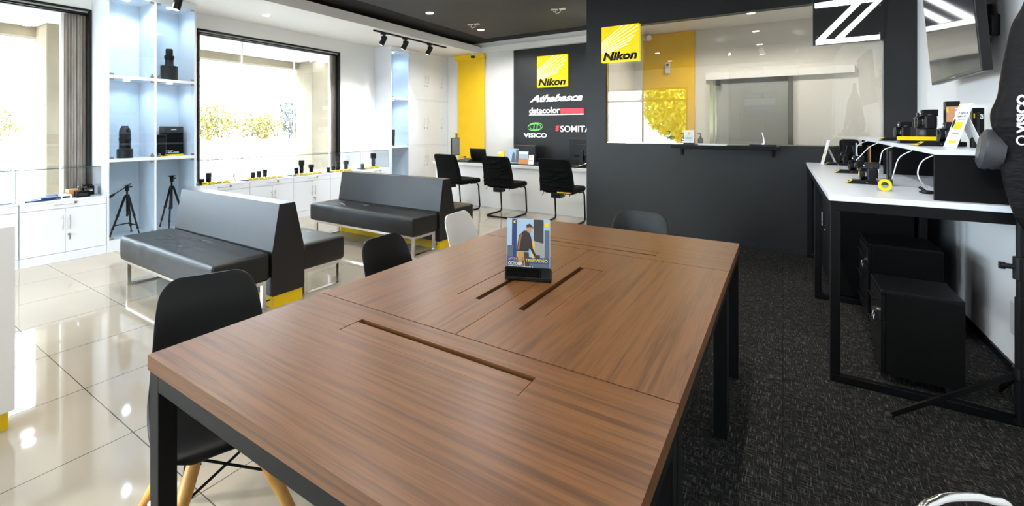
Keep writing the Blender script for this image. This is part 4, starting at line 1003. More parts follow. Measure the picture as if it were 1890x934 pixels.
def rec_chair(cx, yr, lb, hint=False, seed=0, rz=0):
    t = thing('visitor_chair', lb, 'chair', (0, 0, 0), 0, 'covered visitor chairs at reception')
    # sled frame
    for s in (-1, 1):
        pass
    w = .225; r = .0125
    path = [(-w, .30, .455), (-w, .46, .45), (-w, .50, .40), (-w, .535, .06), (-w, .52, .02), (-w, .48, r), (-w, .06, r), (-w+.04, .0, r), (w-.04, .0, r), (w, .06, r), (w, .48, r), (w, .52, .02), (w, .535, .06), (w, .50, .40), (w, .46, .45), (w, .30, .455)]
    b = B(); b.tube(path, r, seg=12); build('sled_frame', b, steel_k, t, smooth=True)
    b = B(); b.box(-.235, .235, .05, .56, .452, .530); build('seat', b, cloth_k, t, bevel=.034, seg=4)
    b = B(); b.box(-.07, .07, -.03, .12, .395, .465); b.box(-.20, .20, .10, .30, .44, .458); build('seat_mechanism', b, blk, t, bevel=.008)
    # backrest under a draped cover
    g = B(); rnd = random.Random(seed); nu, nv = 26, 30
    fol = [(rnd.uniform(-.6, .6), rnd.uniform(.1, .8), rnd.uniform(-.5, .5), rnd.uniform(.010, .02)) for _ in range(11 if seed else 0)]
    def pt(u, v, side):
        wid = .243 - .026*v if v < .9 else (.243-.026*v)-.02*((v-.9)/.1)**2
        z = .485+.46*v; y = .045 - .125*v + .02*math.sin(v*PI) + (-.055 if side < 0 else .035)
        bow = .04*(1-u*u)*(-1)
        f = 0
        for (fu, fv, an, wd) in fol:
            c = (v-fv)-(u-fu)*an*.35-.11*(u-fu)**2; f += .022*math.exp(-(c/.020)**2)*math.exp(-((u-fu)/.8)**2)
        return Vector((u*wid, y+bow*.5+(-f if side < 0 else 0), z - (.012 if abs(u) > .95 else 0)))
    G = {}
    for sd in (-1, 1):
        for i in range(nu+1):
            for j in range(nv+1): G[sd, i, j] = g.bm.verts.new(pt(-1+2*i/nu, j/nv, sd))
        for i in range(nu):
            for j in range(nv): g.bm.faces.new([G[sd, i, j], G[sd, i+1, j], G[sd, i+1, j+1], G[sd, i, j+1]])
    for i in range(nu):
        for j in (0, nv): g.bm.faces.new([G[-1, i, j], G[-1, i+1, j], G[1, i+1, j], G[1, i, j]])
    for j in range(nv):
        for i in (0, nu): g.bm.faces.new([G[-1, i, j], G[-1, i, j+1], G[1, i, j+1], G[1, i, j]])
    bk = build('backrest_cover', g, cloth_k, t, smooth=True, bevel=.012, seg=3)
    if seed:
        b = B()
        for x in (-.2, .12, .19): b.tube([(x, .0, .49), (x+.01, .0, .45), (x-.01, .005, .42)], .005, seg=6)
        build('drawstring', b, cloth_k, bk)
    if hint:
        b = B(); b.box(.02, .215, -.035, .03, .470, .486); build('yellow_lining', b, yellow, t, bevel=.005)
    t.location = (cx, yr, 0); t.rotation_euler = (0, 0, rz); return t
rec_chair(-4.46, 6.42, 'left visitor chair at reception with a smooth black cover', rz=R(-10))
rec_chair(-3.52, 6.40, 'middle visitor chair at reception under a wrinkled black cloth cover', seed=5)
rec_chair(-2.56, 6.34, 'right visitor chair at reception, wrinkled black cover with yellow lining showing below', True, 9)

# ============================================================ BACK WALL SIGNS
def logo(org, U, V, nrm, size, lb, depth=.05):
    o = Vector(org); U, V, nrm = Vector(U), Vector(V), Vector(nrm)
    t = thing('logo_sign', lb, 'sign', o)
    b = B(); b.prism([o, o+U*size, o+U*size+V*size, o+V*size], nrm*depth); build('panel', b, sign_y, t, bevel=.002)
    pr = Print(o+nrm*depth, U, V, nrm)
    b = B(); S = size
    st = [(0, .56), (0, .505), (0, .45), (0, .395), (0, .34), (0, .285), (.02, .25), (.10, .25)]
    en = [(.56, .99), (.70, .99), (.85, .99), (.97, .95), (.95, .83), (.88, .70), (.80, .585), (.70, .47)]
    for (a, c) in zip(st, en):
        w0, w1 = .011, .022
        pr.poly(b, [(a[0]*S+.003, (a[1]-w0)*S), (c[0]*S, (c[1]-w1)*S), (c[0]*S, c[1]*S), (a[0]*S+.003, (a[1]+w0)*S)], .0005, .001)
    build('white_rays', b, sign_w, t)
    b = B(); text_on(b, pr, 'Nikon', .04*S, .95*S, .045*S, .285*S, .002, .0015, shear=.22, bold=.045); build('lettering', b, sign_k, t)
    return t
YW = YB-.05
logo((-3.822, YW, 2.153), (1, 0, 0), (0, 0, 1), (0, -1, 0), .603, 'yellow square logo sign with white rays on the charcoal wall behind reception')
def wall_text(txt, px0, px1, pyt, pyb, m, lb, shear=0, bold=.02, extra=None, y=YW):
    a, c = aty(px0, (pyt+pyb)/2, y), aty(px1, (pyt+pyb)/2, y)
    xm = (px0+px1)/2; zt, zb = aty(xm, pyt, y).z, aty(xm, pyb, y).z
    pr = Print((a.x, y, zb), (1, 0, 0), (0, 0, 1), (0, -1, 0))
    t = thing('wall_lettering', lb, 'sign', (a.x, y, zb))
    b = B(); text_on(b, pr, txt, 0, c.x-a.x, 0, zt-zb, 0, .012, shear, bold); build('lettering', b, m, t)
    return t, pr
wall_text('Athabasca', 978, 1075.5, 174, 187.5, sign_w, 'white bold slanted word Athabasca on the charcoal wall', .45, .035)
t, pr = wall_text('datacolor', 977, 1034, 198, 209.5, sign_w, 'white word datacolor with red bar and underline on the charcoal wall', 0, .02)
p0, p1 = aty(1035, 210, YW), aty(1077.5, 200.5, YW)
b = B(); b.box(p0.x, p1.x, YW-.012, YW, p0.z, p1.z+.01); build('red_bar', b, red_m, t)
b = B(); b.box(p1.x-.045, p1.x-.008, YW-.0135, YW-.012, p1.z-.06, p1.z-.005); build('bar_emblem', b, red_m, t)
u0 = aty(977, 212, YW); b = B(); b.box(u0.x, p1.x, YW-.01, YW, u0.z-.012, u0.z+.004); build('underline', b, sign_w, t)
t, pr = wall_text('VISICO', 967, 1009.5, 246, 254, sign_w, 'white word VISICO under a green oval emblem on the charcoal wall', 0, .02)
ce = aty(988, 234, YW); b = B()
for a0, a1, rx, rz_, w0 in ((20, 200, .155, .085, .022), (200, 380, .155, .085, .022), (-20, 160, .115, .062, .012), (160, 330, .115, .062, .012)):
    n = 22; pts = []
    for k in range(n+1):
        a = R(a0+(a1-a0)*k/n); pts.append((a, 1))
    out = [(rx*math.cos(a), rz_*math.sin(a)) for a, _ in pts]
    inn = [(rx*math.cos(a)*(1-w0/rx*math.sin(PI*k/n)*1.4-.01), rz_*math.sin(a)*(1-w0/rz_*math.sin(PI*k/n)*1.2-.01)) for k, (a, _) in enumerate(pts)]
    sh = .25
    for k in range(n): b.prism([(ce.x+q[0]+sh*q[1], YW-.001, ce.z+q[1]) for q in (out[k], out[k+1], inn[k+1], inn[k])], (0, -.010, 0))
for dx in (-.03, .035): b.prism([(ce.x+dx-.01, YW-.001, ce.z-.045), (ce.x+dx+.008, YW-.001, ce.z-.045), (ce.x+dx+.022, YW-.001, ce.z+.045), (ce.x+dx+.004, YW-.001, ce.z+.045)], (0, -.01, 0))
build('oval_emblem', b, green_m, t)
t, pr = wall_text('SOMITA', 1034.5, 1091, 232, 243.8, sign_w, 'white word SOMITA with red zigzag mark, cut off by the black partition', 0, .01)
ce = aty(1029, 239, YW); b = B()
for k, dz in enumerate((.045, .012, -.021)):
    b.prism([(ce.x-.045, YW-.001, ce.z+dz), (ce.x+.025, YW-.001, ce.z+dz+.012), (ce.x+.045, YW-.001, ce.z+dz+.03), (ce.x-.02, YW-.001, ce.z+dz+.022)], (0, -.01, 0))
    b.prism([(ce.x-.02, YW-.001, ce.z+dz-.012), (ce.x+.01, YW-.001, ce.z+dz-.014), (ce.x+.03, YW-.001, ce.z+dz+.012), (ce.x-.03, YW-.001, ce.z+dz+.002)], (0, -.01, 0))
build('zigzag_mark', b, red_m, t)
# yellow blind and its cassette
t = thing('roller_blind', 'tall yellow roller blind in the far corner left of the white panel', 'blind', (-5.4, YB, 0))
a, c = aty(843, 110, YB-.04).x, aty(895, 110, YB-.04).x
b = B(); b.box(a+.02, c-.01, YB-.035, YB-.03, .35, 2.86); build('fabric', b, yellow_m, t)
b = B(); b.box(a-.015, c, YB-.085, YB, 2.84, 2.944); build('cassette', b, yellow, t)
b = B(); b.box(a+.02, c-.01, YB-.045, YB-.025, .33, .35); build('bottom_bar', b, yellow, t)
t = thing('security_camera', 'small black and white camera fixed over the yellow blind', 'camera', (-5.25, YB-.09, 2.92))
b = B(); b.cyl((-5.26, YB-.11, 2.90), (-5.26, YB-.11, 2.95), .02); build('mount', b, gloss_white, t)
b = B(); b.box(-5.29, -5.23, YB-.16, YB-.09, 2.85, 2.90); build('housing', b, blk, t, bevel=.008)
t = thing('door_lever', 'small chrome latch at the bottom of the yellow blind frame, above the monitor', 'latch', (-5.66, YB-.09, 1.15))
b = B(); b.box(-5.745, -5.72, YB-.10, YB-.001, 1.10, 1.26); build('plate', b, chrome, t)

# ============================================================ CEILING LIGHTS AND TRACK
k = 0
for x in (-4.43, -2.42, -.4):
    for y in (7.42, 5.87, 4.1, 2.4, .7, -.9):
        if (y > 6.3 and x > -2.3) or (5 < y < 6.3 and x > -2.5): continue
        nm = {(-4.43, 7.42): 'round downlight in the dark ceiling nearest the far left corner', (-4.43, 5.87): 'round downlight in the dark ceiling, left of and nearer than the corner one', (-2.42, 7.42): 'round downlight in the dark ceiling cut by the edge of the black partition'}.get((x, y), 'round downlight in the dark ceiling, seen only as a reflection in the floor tiles')
        soft_light(x, y, CZ, nm, 'ceiling downlights', .055, on=105 if y > 5 else 50)
for y in (-.6, .9, 2.4, 3.9):
    soft_light(-5.8, y, SZ, 'round downlight in the white ceiling strip over the left cabinets', 'downlights over the left cabinets', .05, on=25, col=(1, .92, .8))
def sensor(px, py, lb):
    p = atz(px, py, CZ); t = thing('ceiling_fixture', lb, 'ceiling fixture', (p.x, p.y, CZ))
    b = B(); b.box(p.x-.05, p.x+.05, p.y-.03, p.y+.03, CZ-.012, CZ, rot=(0, 0, .6)); b.box(p.x+.07, p.x+.16, p.y+.0, p.y+.06, CZ-.012, CZ, rot=(0, 0, .3)); build('plate', b, gloss_white, t)
    b = B(); b.tube([(p.x, p.y, CZ-.01), (p.x+.03, p.y, CZ-.07), (p.x+.07, p.y+.02, CZ-.06), (p.x+.10, p.y+.03, CZ-.012)], .005, seg=6); build('loose_wire', b, gloss_white, t)
    b = B(); b.cyl((p.x, p.y, CZ-.045), (p.x+.015, p.y, CZ-.012), .02, .012); build('nozzle', b, chrome, t)
sensor(868, 45, 'small white fixture with loose wires on the dark ceiling by the far downlight')
sensor(1023, 17, 'small white fixture with loose wires on the dark ceiling near the partition')
# track with three spots
def track(x, y0, y1, spots, lb, aim=(.25, -.35, -.9)):
    t = thing('track_rail', lb, 'track light', (x, (y0+y1)/2, SZ))
    b = B(); b.box(x-.017, x+.017, y0, y1, SZ-.022, SZ); build('rail', b, steel_k, t)
    for y in spots:
        b = B(); b.box(x-.018, x+.018, y-.05, y+.05, SZ-.045, SZ-.022); b.cyl((x, y, SZ-.07), (x, y, SZ-.045), .012); b.box(x-.006, x+.006, y-.045, y+.045, SZ-.15, SZ-.07)
        s = build('spot_bracket', b, blk, t, bevel=.002)
        d = Vector(aim).normalized(); c = Vector((x, y, SZ-.14))
        b = B(); b.cyl(c-d*.07, c+d*.075, .040, .046, seg=24); b.cyl(c-d*.085, c-d*.07, .030, .040, seg=24); build('spot_head', b, blk, s, smooth=True)
        b = B(); b.cyl(c+d*.0755, c+d*.077, .034, seg=20); build('spot_lens', b, led, s)
        o = lamp('SPOT', c+d*.082, 75, (.86, .93, 1), rot=d.to_track_quat('-Z', 'Y').to_euler(), spot_size=R(75), spot_blend=.5, shadow_soft_size=.03); o.parent = t; o.matrix_parent_inverse = W[t.name].inverted()
sy = [atx(p, 70, -5.27).y for p in (713, 757, 803)]
track(-5.27, 5.50, 7.50, [s_+.02 for s_ in (5.70, 6.25, 6.95)], 'black track with three spotlights under the white ceiling strip', (-.5, -.15, -.85))
def track_x(y, x0, x1, spots, lb):
    t = thing('track_rail', lb, 'track light', ((x0+x1)/2, y, CZ))
    b = B(); b.box(x0, x1, y-.017, y+.017, CZ-.022, CZ); build('rail', b, steel_k, t)
    for x, tgt in spots:
        b = B(); b.box(x-.05, x+.05, y-.018, y+.018, CZ-.045, CZ-.022); b.cyl((x, y, CZ-.07), (x, y, CZ-.045), .012); b.box(x-.045, x+.045, y-.006, y+.006, CZ-.15, CZ-.07)
        s = build('spot_bracket', b, blk, t, bevel=.002)
        c = Vector((x, y, CZ-.14)); d = (Vector(tgt)-c).normalized()
        b = B(); b.cyl(c-d*.07, c+d*.075, .040, .046, seg=24); b.cyl(c-d*.085, c-d*.07, .030, .040, seg=24); build('spot_head', b, blk, s, smooth=True)
        b = B(); b.cyl(c+d*.0755, c+d*.077, .034, seg=20); build('spot_lens', b, chrome, s)
        o = lamp('SPOT', c+d*.082, 60, (.88, .95, 1), rot=d.to_track_quat('-Z', 'Y').to_euler(), spot_size=R(42), spot_blend=.6, shadow_soft_size=.02); o.parent = t; o.matrix_parent_inverse = W[t.name].inverted()
track_x(.6, -1.25, .55, [(-.98, (1.0, 5.6, 1.5)), (-.37, (1.04, 4.6, 1.3)), (.22, (1.04, 3.6, .9))], 'black track with three spotlights over the desks, seen mirrored in the partition glass')
track(-5.62, 2.35, 2.75, [2.62], 'single black spotlight at the top edge, above the tall glass cabinet', (-.1, -.25, -.95))

# ============================================================ PARTITION ITEMS
logo((-1.935, YP-.002, 2.235), (1, 0, 0), (0, 0, 1), (0, -1, 0), .47, 'yellow square logo sign with white rays at the upper left of the partition glass', depth=.075)
t = thing('letter_sign', 'black board with a large white illuminated letter Z hanging on the partition glass', 'sign', (.53, YP, 2.25))
b = B(); b.box(.256, .806, YP-.045, YP+.03, 2.247, 2.95); build('board', b, sign_k, t)
YZ = YP-.046
def zp(*pts): return [tuple(aty(1400+x*.3105, y*.3105, YZ)) for x, y in pts]
b = B()
for poly in (zp((335, 22), (335, 50), (560, 26), (605, -6), (560, -14)), zp((560, 24), (607, 22), (392, 236), (340, 243)), zp((690, 8), (738, -2), (508, 222), (458, 226)), zp((340, 242), (340, 268), (722, 233), (722, 206)), zp((560, 26), (720, 4), (745, -20), (600, -16))):
    b.prism(poly, (0, -.012, 0))
build('letter', b, led_w, t)
b = B()
for (x, y) in ((352, 70), (722, 30), (350, 218), (720, 196)):
    p = aty(1400+x*.3105, y*.3105, YZ); b.cyl(p, p+Vector((0, -.006, 0)), .006, seg=8)
build('screw', b, chrome, t)
t = thing('service_ledge', 'narrow black ledge under the partition glass', 'shelf', (-.57, YP-.1, 1.16))
b = B(); b.box(-1.075, -.03, YP-.21, YP+.02, 1.135, 1.178-.004); build('shelf', b, steel_k, t, bevel=.003)
for xx in (-1.0, -.10):
    b = B(); b.box(xx, xx+.02, YP-.03, YP-.001, 1.05, 1.135); build('bracket', b, steel_k, t)
LZ = 1.174
t = thing('card_stand', 'small white notice card standing on the partition ledge', 'card', (-.97, YP-.06, LZ))
a, c = aty(1262, 262, YP-.06), aty(1281, 262, YP-.06)
pr = Print((a.x, YP-.06, LZ), (1, 0, 0), (0, .1, .995), (0, -.995, .1))
b = B(); pr.poly(b, [(0, 0), (c.x-a.x, 0), (c.x-a.x, .175), (0, .175)], 0, .006); build('card', b, paper, t)
w_ = c.x-a.x; b = B(); pr.poly(b, [(.4*w_, .12), (.62*w_, .12), (.62*w_, .15), (.4*w_, .15)], .006, .001); build('printed_badge', b, yellow, t)
b = B()
for k in range(4): pr.poly(b, [(.15*w_, .10-k*.016), (.85*w_, .10-k*.016), (.85*w_, .104-k*.016), (.15*w_, .104-k*.016)], .006, .001)
build('printed_lines', b, grey_p, t)
b = B(); pr.poly(b, [(-.004, 0), (w_+.004, 0), (w_+.004, .022), (-.004, .022)], .0065, .004); build('stand', b, blk, t)
t = thing('payment_terminal', 'black pad with an upright pen stand at the right end of the partition ledge', 'pen stand', (-.2, YP-.1, LZ))
b = B(); b.box(-.30, -.06, YP-.16, YP-.02, LZ, LZ+.018); build('pad', b, blk, t, bevel=.003)
b = B(); b.cyl((-.165, YP-.07, LZ+.018), (-.165, YP-.07, LZ+.03), .03); b.tube([(-.165, YP-.07, LZ+.03), (-.17, YP-.07, LZ+.08), (-.185, YP-.07, LZ+.15)], [.009, .007, .006]); build('pen_holder', b, chrome, t, smooth=True)
t = thing('document_tray', 'thin white paper pad lying on the partition ledge', 'paper pad', (-.62, YP-.1, LZ))
b = B(); b.box(-.80, -.52, YP-.14, YP-.02, LZ, LZ+.008); build('pad', b, paper, t)

# ---- office behind the glass
b = B(); b.box(-2.06, aty(1187, 100, YB-.03).x, YB-.03, YB, 0, SZ); struct('trim_5', b, white_wall)
t = thing('yellow_panel', 'wide yellow panel on the office wall behind the partition glass', 'wall panel', (-1.52, YB-.04, 0))
b = B(); b.box(aty(1187, 100, YB-.04).x, aty(1282, 100, YB-.04).x, YB-.04, YB-.0015, .02, 2.945); build('panel', b, yellow_m, t)
t = thing('air_freshener', 'small white air freshener on the yellow panel behind the glass', 'dispenser', (-1.5, YB-.04, 2.35))
p = aty(1233, 126, YB-.06); b = B(); b.box(p.x-.038, p.x+.038, YB-.11, YB-.04, p.z-.09, p.z+.09); build('housing', b, gloss_white, t, bevel=.015, seg=3)
b = B(); b.box(p.x-.018, p.x+.018, YB-.114, YB-.108, p.z+.035, p.z+.065); build('nozzle', b, soft_grey, t)
t = thing('security_camera', 'white security camera in the office corner beside the hanging yellow sign', 'camera', (-1.9, YB-.1, 2.8))
p = aty(1192, 70, YB-.2); b = B(); b.cyl((p.x, YB-.03, p.z+.03), (p.x, p.y, p.z+.03), .02); b.cyl((p.x-.05, p.y, p.z+.0), (p.x+.08, p.y-.12, p.z-.03), .038, .045); build('housing', b, gloss_white, t, smooth=True)
d = bpy.data.objects.new('door_1', None); COL.objects.link(d); d['kind'] = 'structure'; W[d.name] = Matrix.Identity(4)
xa, xb = aty(1310, 200, YB-.05).x, aty(1577, 128, YB-.05).x
b = B(); b.box(xa-.05, xb, YB-.09, YB-.001, 2.13, 2.24); build('header_rail', b, white_wall, d, bevel=.003)
b = B(); b.box(xa, xa+.05, YB-.06, YB-.001, 0, 2.13); b.box(xa+.075, xa+.10, YB-.06, YB-.001, 0, 2.13); b.box(xb-.72, xb-.66, YB-.06, YB-.001, 0, 2.13); build('door_frame', b, chrome, d)
b = B(); b.box(xa+.1, xb-.72, YB-.04, YB-.03, 0, 2.13); build('pane', b, acrylic, d)
b = B(); b.box(xa+.085, xa+.14, YB-.12, YB-.06, 2.04, 2.12); build('door_handle', b, blk, d)
soft_light(-.9, 7.5, SZ, 'round downlight in the office ceiling behind the partition glass, left one', 'office downlights', .06, on=62, col=(1, .93, .82))
soft_light(.2, 7.5, SZ, 'round downlight in the office ceiling behind the partition glass, right one', 'office downlights', .06, on=62, col=(1, .93, .82))
# office desk things seen low behind the glass
b = B(); t = thing('office_shelf', 'low office shelf behind the partition glass', 'shelf', (-1.3, 7.0, 0))
b.box(-1.85, -.35, 6.75, 7.15, 1.10, 1.13); build('shelf_board', b, white_wall, t)
b = B()
for x in (-1.84, -.38): b.box(x, x+.03, 6.76, 7.14, 0, 1.10)
build('side', b, white_wall, t)
for i, (px, h, m, nm) in enumerate(((1262, .17, blk, 'black pump bottle left of the others behind the partition glass'), (1277, .17, blk, 'black pump bottle second in the row behind the partition glass'), (1244, .13, yellow, 'yellow bottle behind the partition glass'), (1246-10, .20, leaf_g, 'grey green bottle with dark cap behind the partition glass'), (1293, .17, blk, 'black pump bottle farthest right behind the partition glass'))):
    p = aty(px, 260, 6.95); t = thing('pump_bottle', nm, 'bottle', (p.x, 6.95, 1.13), 0, 'bottles on the office shelf')
    b = B(); b.lathe([(.030, 0), (.032, .02), (.032, h*.6), (.012, h*.75), (.012, h*.82)], (p.x, 6.95, 1.13)); build('bottle_body', b, m, t, smooth=True)
    b = B(); b.cyl((p.x, 6.95, 1.13+h*.82), (p.x, 6.95, 1.13+h), .006); b.box(p.x-.035, p.x+.012, 6.94, 6.96, 1.13+h*.96, 1.13+h*1.03); build('pump', b, blk, t)

# ============================================================ REAR WALL (seen mirrored in the glass)
def mesh_mat():
    m = mat('expanded_metal_mesh', (.55, .54, .50), .4, metal=.5)
    nt = m.node_tree; tc = N(m, 'ShaderNodeTexCoord'); mp = N(m, 'ShaderNodeMapping'); mp.inputs['Scale'].default_value = (22, 22, 55); L(m, tc.outputs['Object'], mp.inputs[0])
    sx = N(m, 'ShaderNodeSeparateXYZ'); L(m, mp.outputs[0], sx.inputs[0])
    def tri(a, b_, op):
        s = N(m, 'ShaderNodeMath', operation=op); L(m, a, s.inputs[0]); L(m, b_, s.inputs[1])
        f = N(m, 'ShaderNodeMath', operation='PINGPONG'); f.inputs[1].default_value = .5; L(m, s.outputs[0], f.inputs[0]); return f
    f1 = tri(sx.outputs['X'], sx.outputs['Z'], 'ADD'); f2 = tri(sx.outputs['X'], sx.outputs['Z'], 'SUBTRACT')
    mn = N(m, 'ShaderNodeMath', operation='MINIMUM'); L(m, f1.outputs[0], mn.inputs[0]); L(m, f2.outputs[0], mn.inputs[1])
    lt = N(m, 'ShaderNodeMath', operation='LESS_THAN'); lt.inputs[1].default_value = .10; L(m, mn.outputs[0], lt.inputs[0])
    L(m, lt.outputs[0], bsdf(m).inputs['Alpha']); return m
mesh_m = mesh_mat()
b = B(); b.box(-1.22, XR-.001, YR, YR+.02, .0, 3.0); struct('trim_7', b, mat('dark_grey_panel', (.10, .10, .095), .6))
t = thing('mesh_screen', 'pale expanded metal screen seen mirrored in the partition glass', 'screen', (-.1, YR+.1, 0))
b = B(); b.box(-1.2, XR-.02, YR+.08, YR+.083, .1, 3.0); build('mesh', b, mesh_m, t)
b = B()
for x in (-1.22, -.46, .30, XR-.05): b.box(x, x+.04, YR+.06, YR+.10, 0, 3.04)
b.box(-1.22, XR-.01, YR+.06, YR+.10, 3.0, 3.04); b.box(-1.22, XR-.01, YR+.06, YR+.10, .06, .10); build('frame', b, chrome, t)

for (z0, z1, lb) in ((2.30, 2.80, 'upper framed landscape picture seen mirrored in the partition glass'), (1.66, 2.2, 'lower framed landscape picture seen mirrored in the partition glass')):
    t = thing('framed_picture', lb, 'picture', (-.5, YR+.12, z0), 0)
    b = B(); b.box(-.86, -.14, YR+.10, YR+.13, z0, z1); build('frame', b, blk, t)
    b = B(); b.box(-.84, -.16, YR+.13, YR+.133, z0+.02, z1-.02); build('print', b, grey_p, t)
    b = B(); b.box(-.84, -.16, YR+.133, YR+.134, z0+(z1-z0)*.62, z1-.02); build('printed_sky', b, sky_p, t)

# ============================================================ DISPLAY COUNTER (right)
ZC = 1.010
t = thing('display_counter', 'long white topped camera counter on black steel legs along the right wall', 'counter', (.6, 4.9, 0))
b = B(); b.box(.200, XR-.004, 3.32, YP-.012, ZC-.030, ZC); build('top', b, white_lam, t, bevel=.002)
b = B()
b.box(.206, XR-.01, 3.326, 3.366, ZC-.085, ZC-.031); b.box(.206, .246, 3.366, YP-.06, ZC-.085, ZC-.031); b.box(.206, XR-.01, 4.86, 4.90, ZC-.085, ZC-.031); b.box(.206, XR-.01, YP-.06, YP-.02, ZC-.085, ZC-.031)
build('frame', b, steel_k, t, bevel=.002)
for y in (3.326, 4.872, YP-.06):
    for x in (.206, XR-.24 if y > 3.4 else .93):
        b = B(); b.box(x, x+.042, y, y+.042, .045, ZC-.085); build('leg', b, steel_k, t, bevel=.003)
    b = B(); b.box(.206, XR-.07, y, y+.042, .005, .045); build('foot_rail', b, steel_k, t, bevel=.003)
t2 = thing('counter_riser', 'raised white shelf on black supports standing on the right counter', 'shelf', (.8, 4.9, ZC))
def shelf_z(y): return 1.262+(y-3.38)/(6.40-3.38)*.022
b = B(); b.prism([(.612, 3.38, 1.238), (XR-.004, 3.38, 1.238), (XR-.004, 6.40, 1.260), (.612, 6.40, 1.260)], (0, 0, .024)); build('shelf_board', b, white_lam, t2, bevel=.002)
b = B(); b.box(.612, XR-.005, 3.385, 3.41, ZC, 1.238); build('front_panel', b, blk_m, t2)
b = B(); b.box(.64, XR-.005, 5.10, 5.12, ZC, 1.2495); build('divider', b, blk_m, t2)
b = B(); b.box(.64, XR-.005, 6.36, 6.38, ZC, 1.2585); build('divider', b, blk_m, t2)
b = B(); b.box(XR-.02, XR-.005, 3.41, 6.36, ZC, 1.237); build('back_panel', b, blk_m, t2)

def display_base(cx, cy, z, ln, lb, dep=.085, sx=1, tagside=-1):
    """black wedge base, long in x, yellow tag on its left end"""
    t = thing('camera_stand', lb, 'display stand', (cx, cy, z), 0, 'black display bases with yellow tags')
    x0, x1 = cx-ln/2, cx+ln/2
    b = B(); b.prism([(x0, cy-dep/2, z), (x1, cy-dep/2, z), (x1, cy-dep/2, z+.026), (x0+.035, cy-dep/2, z+.026)], (0, dep, 0)); build('base', b, blk, t, bevel=.0015)
    u = Vector((.035, 0, .026)).normalized(); n = Vector((-u.z, 0, u.x))
    o = Vector((x0+.003, cy-dep/2+.008, z+.002))
    b = B(); b.prism([o, o+u*.036, o+u*.036+Vector((0, dep-.016, 0)), o+Vector((0, dep-.016, 0))], n*.002); tg = build('yellow_tag', b, yellow, t)
    b = B(); b.prism([o+u*.012+Vector((0, .012, 0))+n*.002, o+u*.024+Vector((0, .012, 0))+n*.002, o+u*.024+Vector((0, dep-.03, 0))+n*.002, o+u*.012+Vector((0, dep-.03, 0))+n*.002], n*.0004); build('printed_line', b, blk, tg)
    b = B(); b.cyl((cx, cy-dep/2, z+.012), (cx, cy-dep/2-.002, z+.012), .003, seg=8); build('screw', b, chrome, t)
    return t
def place(px, py, z):  p = atz(px, py, z); return p
# lower counter
p = place(1512, 304, ZC); 
def base_at(pxl, pyl, z, ln, lb, dep=.085):
    q = place(pxl, pyl, z); display_base(q.x+ln/2, q.y+dep/2, z, ln, lb, dep); return q
q3 = base_at(1562, 338.5, ZC, .20, 'black display base with yellow tag nearest on the lower right counter', .10)
q2 = base_at(1541, 319, ZC, .20, 'black display base with yellow tag in the middle of the lower right counter', .10)
q1 = base_at(1522, 304.5, ZC, .20, 'black display base with yellow tag farthest on the lower right counter', .10)
dslr((q3.x+.125, q3.y+.05, ZC+.026), R(0), 'black camera nearest on the lower right counter, by the yellow ring', 1.0)
dslr((q2.x+.145, q2.y+.05, ZC+.026), R(6), 'black camera in the middle of the lower right counter', 1.0)
dslr((q1.x+.155, q1.y+.05, ZC+.026), R(3), 'black camera farthest on the lower right counter, by the tilted price card', .9)
def panel_up(px, pyb, pyt, wpx, z, m, lb, yaw=0, name='spec_panel'):
    p = atz(px, pyb, z); d = (p-ORG).dot(Vector((-_s, _c, 0))); w = max(wpx*d/FPX, .012); h = (pyb-pyt)*d/FPX
    t = thing(name, lb, 'product panel', (p.x, p.y, z), 0, 'upright product panels on the counter')
    b = B(); b.box(p.x-.006, p.x+w, p.y-.0, p.y+.055, z, z+h); build('board', b, blk, t, bevel=.001)
    b = B(); b.box(p.x-.0, p.x+w-.006, p.y-.0015, p.y, z+h*.25, z+h*.95); build('printed_face', b, m, t)
    return t
panel_up(1641, 343, 276, 5, ZC, soft_grey, 'tall narrow black panel with grey strip beside the nearest camera')
panel_up(1605, 318, 269, 2.5, ZC, orange_p, 'narrow panel with orange print behind the nearest camera')
panel_up(1579, 306, 262, 3.5, ZC, sky_p, 'narrow panel with blue print behind the middle camera')
# clear block with yellow ring
def ring_block(px, pyb, pyt, z, lb, wpx=20):
    p = atz(px, pyb, z); d = (p-ORG).dot(Vector((-_s, _c, 0))); h = (pyb-pyt)*d/FPX; w = wpx*d/FPX
    t = thing('ring_block', lb, 'display block', (p.x, p.y, z), 0, 'clear blocks with yellow rings')
    b = B(); b.box(p.x-w/2, p.x+w/2, p.y, p.y+.03, z, z+h); build('clear_block', b, acrylic, t)
    b = B(); c = Vector((p.x, p.y-.001, z+h/2)); ro, ri = h*.48, h*.26; n = 28
    for k in range(n):
        a0, a1 = 2*PI*k/n, 2*PI*(k+1)/n
        b.prism([c+Vector((math.cos(a)*r_*w/h, 0, math.sin(a)*r_)) for a, r_ in ((a0, ro), (a1, ro), (a1, ri), (a0, ri))], (0, -.006, 0))
    build('yellow_ring', b, yellow, t)
ring_block(1633, 353, 330, ZC, 'clear block with a round yellow ring in front of the nearest camera', 20)
ring_block(1590, 331, 310.5, ZC, 'clear block with a yellow ring between two cameras on the lower counter', 9)
ring_block(1701, 262, 245, 1.27, 'yellow ring block on the raised shelf in front of the big camera', 14)
def price_card(px0, px1, pyb, pyt, z, lb, lean=20, big=False, face=-1):
    a, c = atz(px0, pyb, z), atz(px1, pyb, z); 
    d = (a-ORG).dot(Vector((-_s, _c, 0)))
    h = (pyb-pyt)*d/FPX/math.cos(R(lean)); w = .15 if big else .09
    # card faces the aisle at an angle
    ang = R(-62); u = Vector((math.cos(ang), math.sin(ang), 0))*-1; n = Vector((-u.y, u.x, 0))
    if n.dot(Vector((_s, -_c, 0))) < 0: n = -n
    return a, u, n, h, w
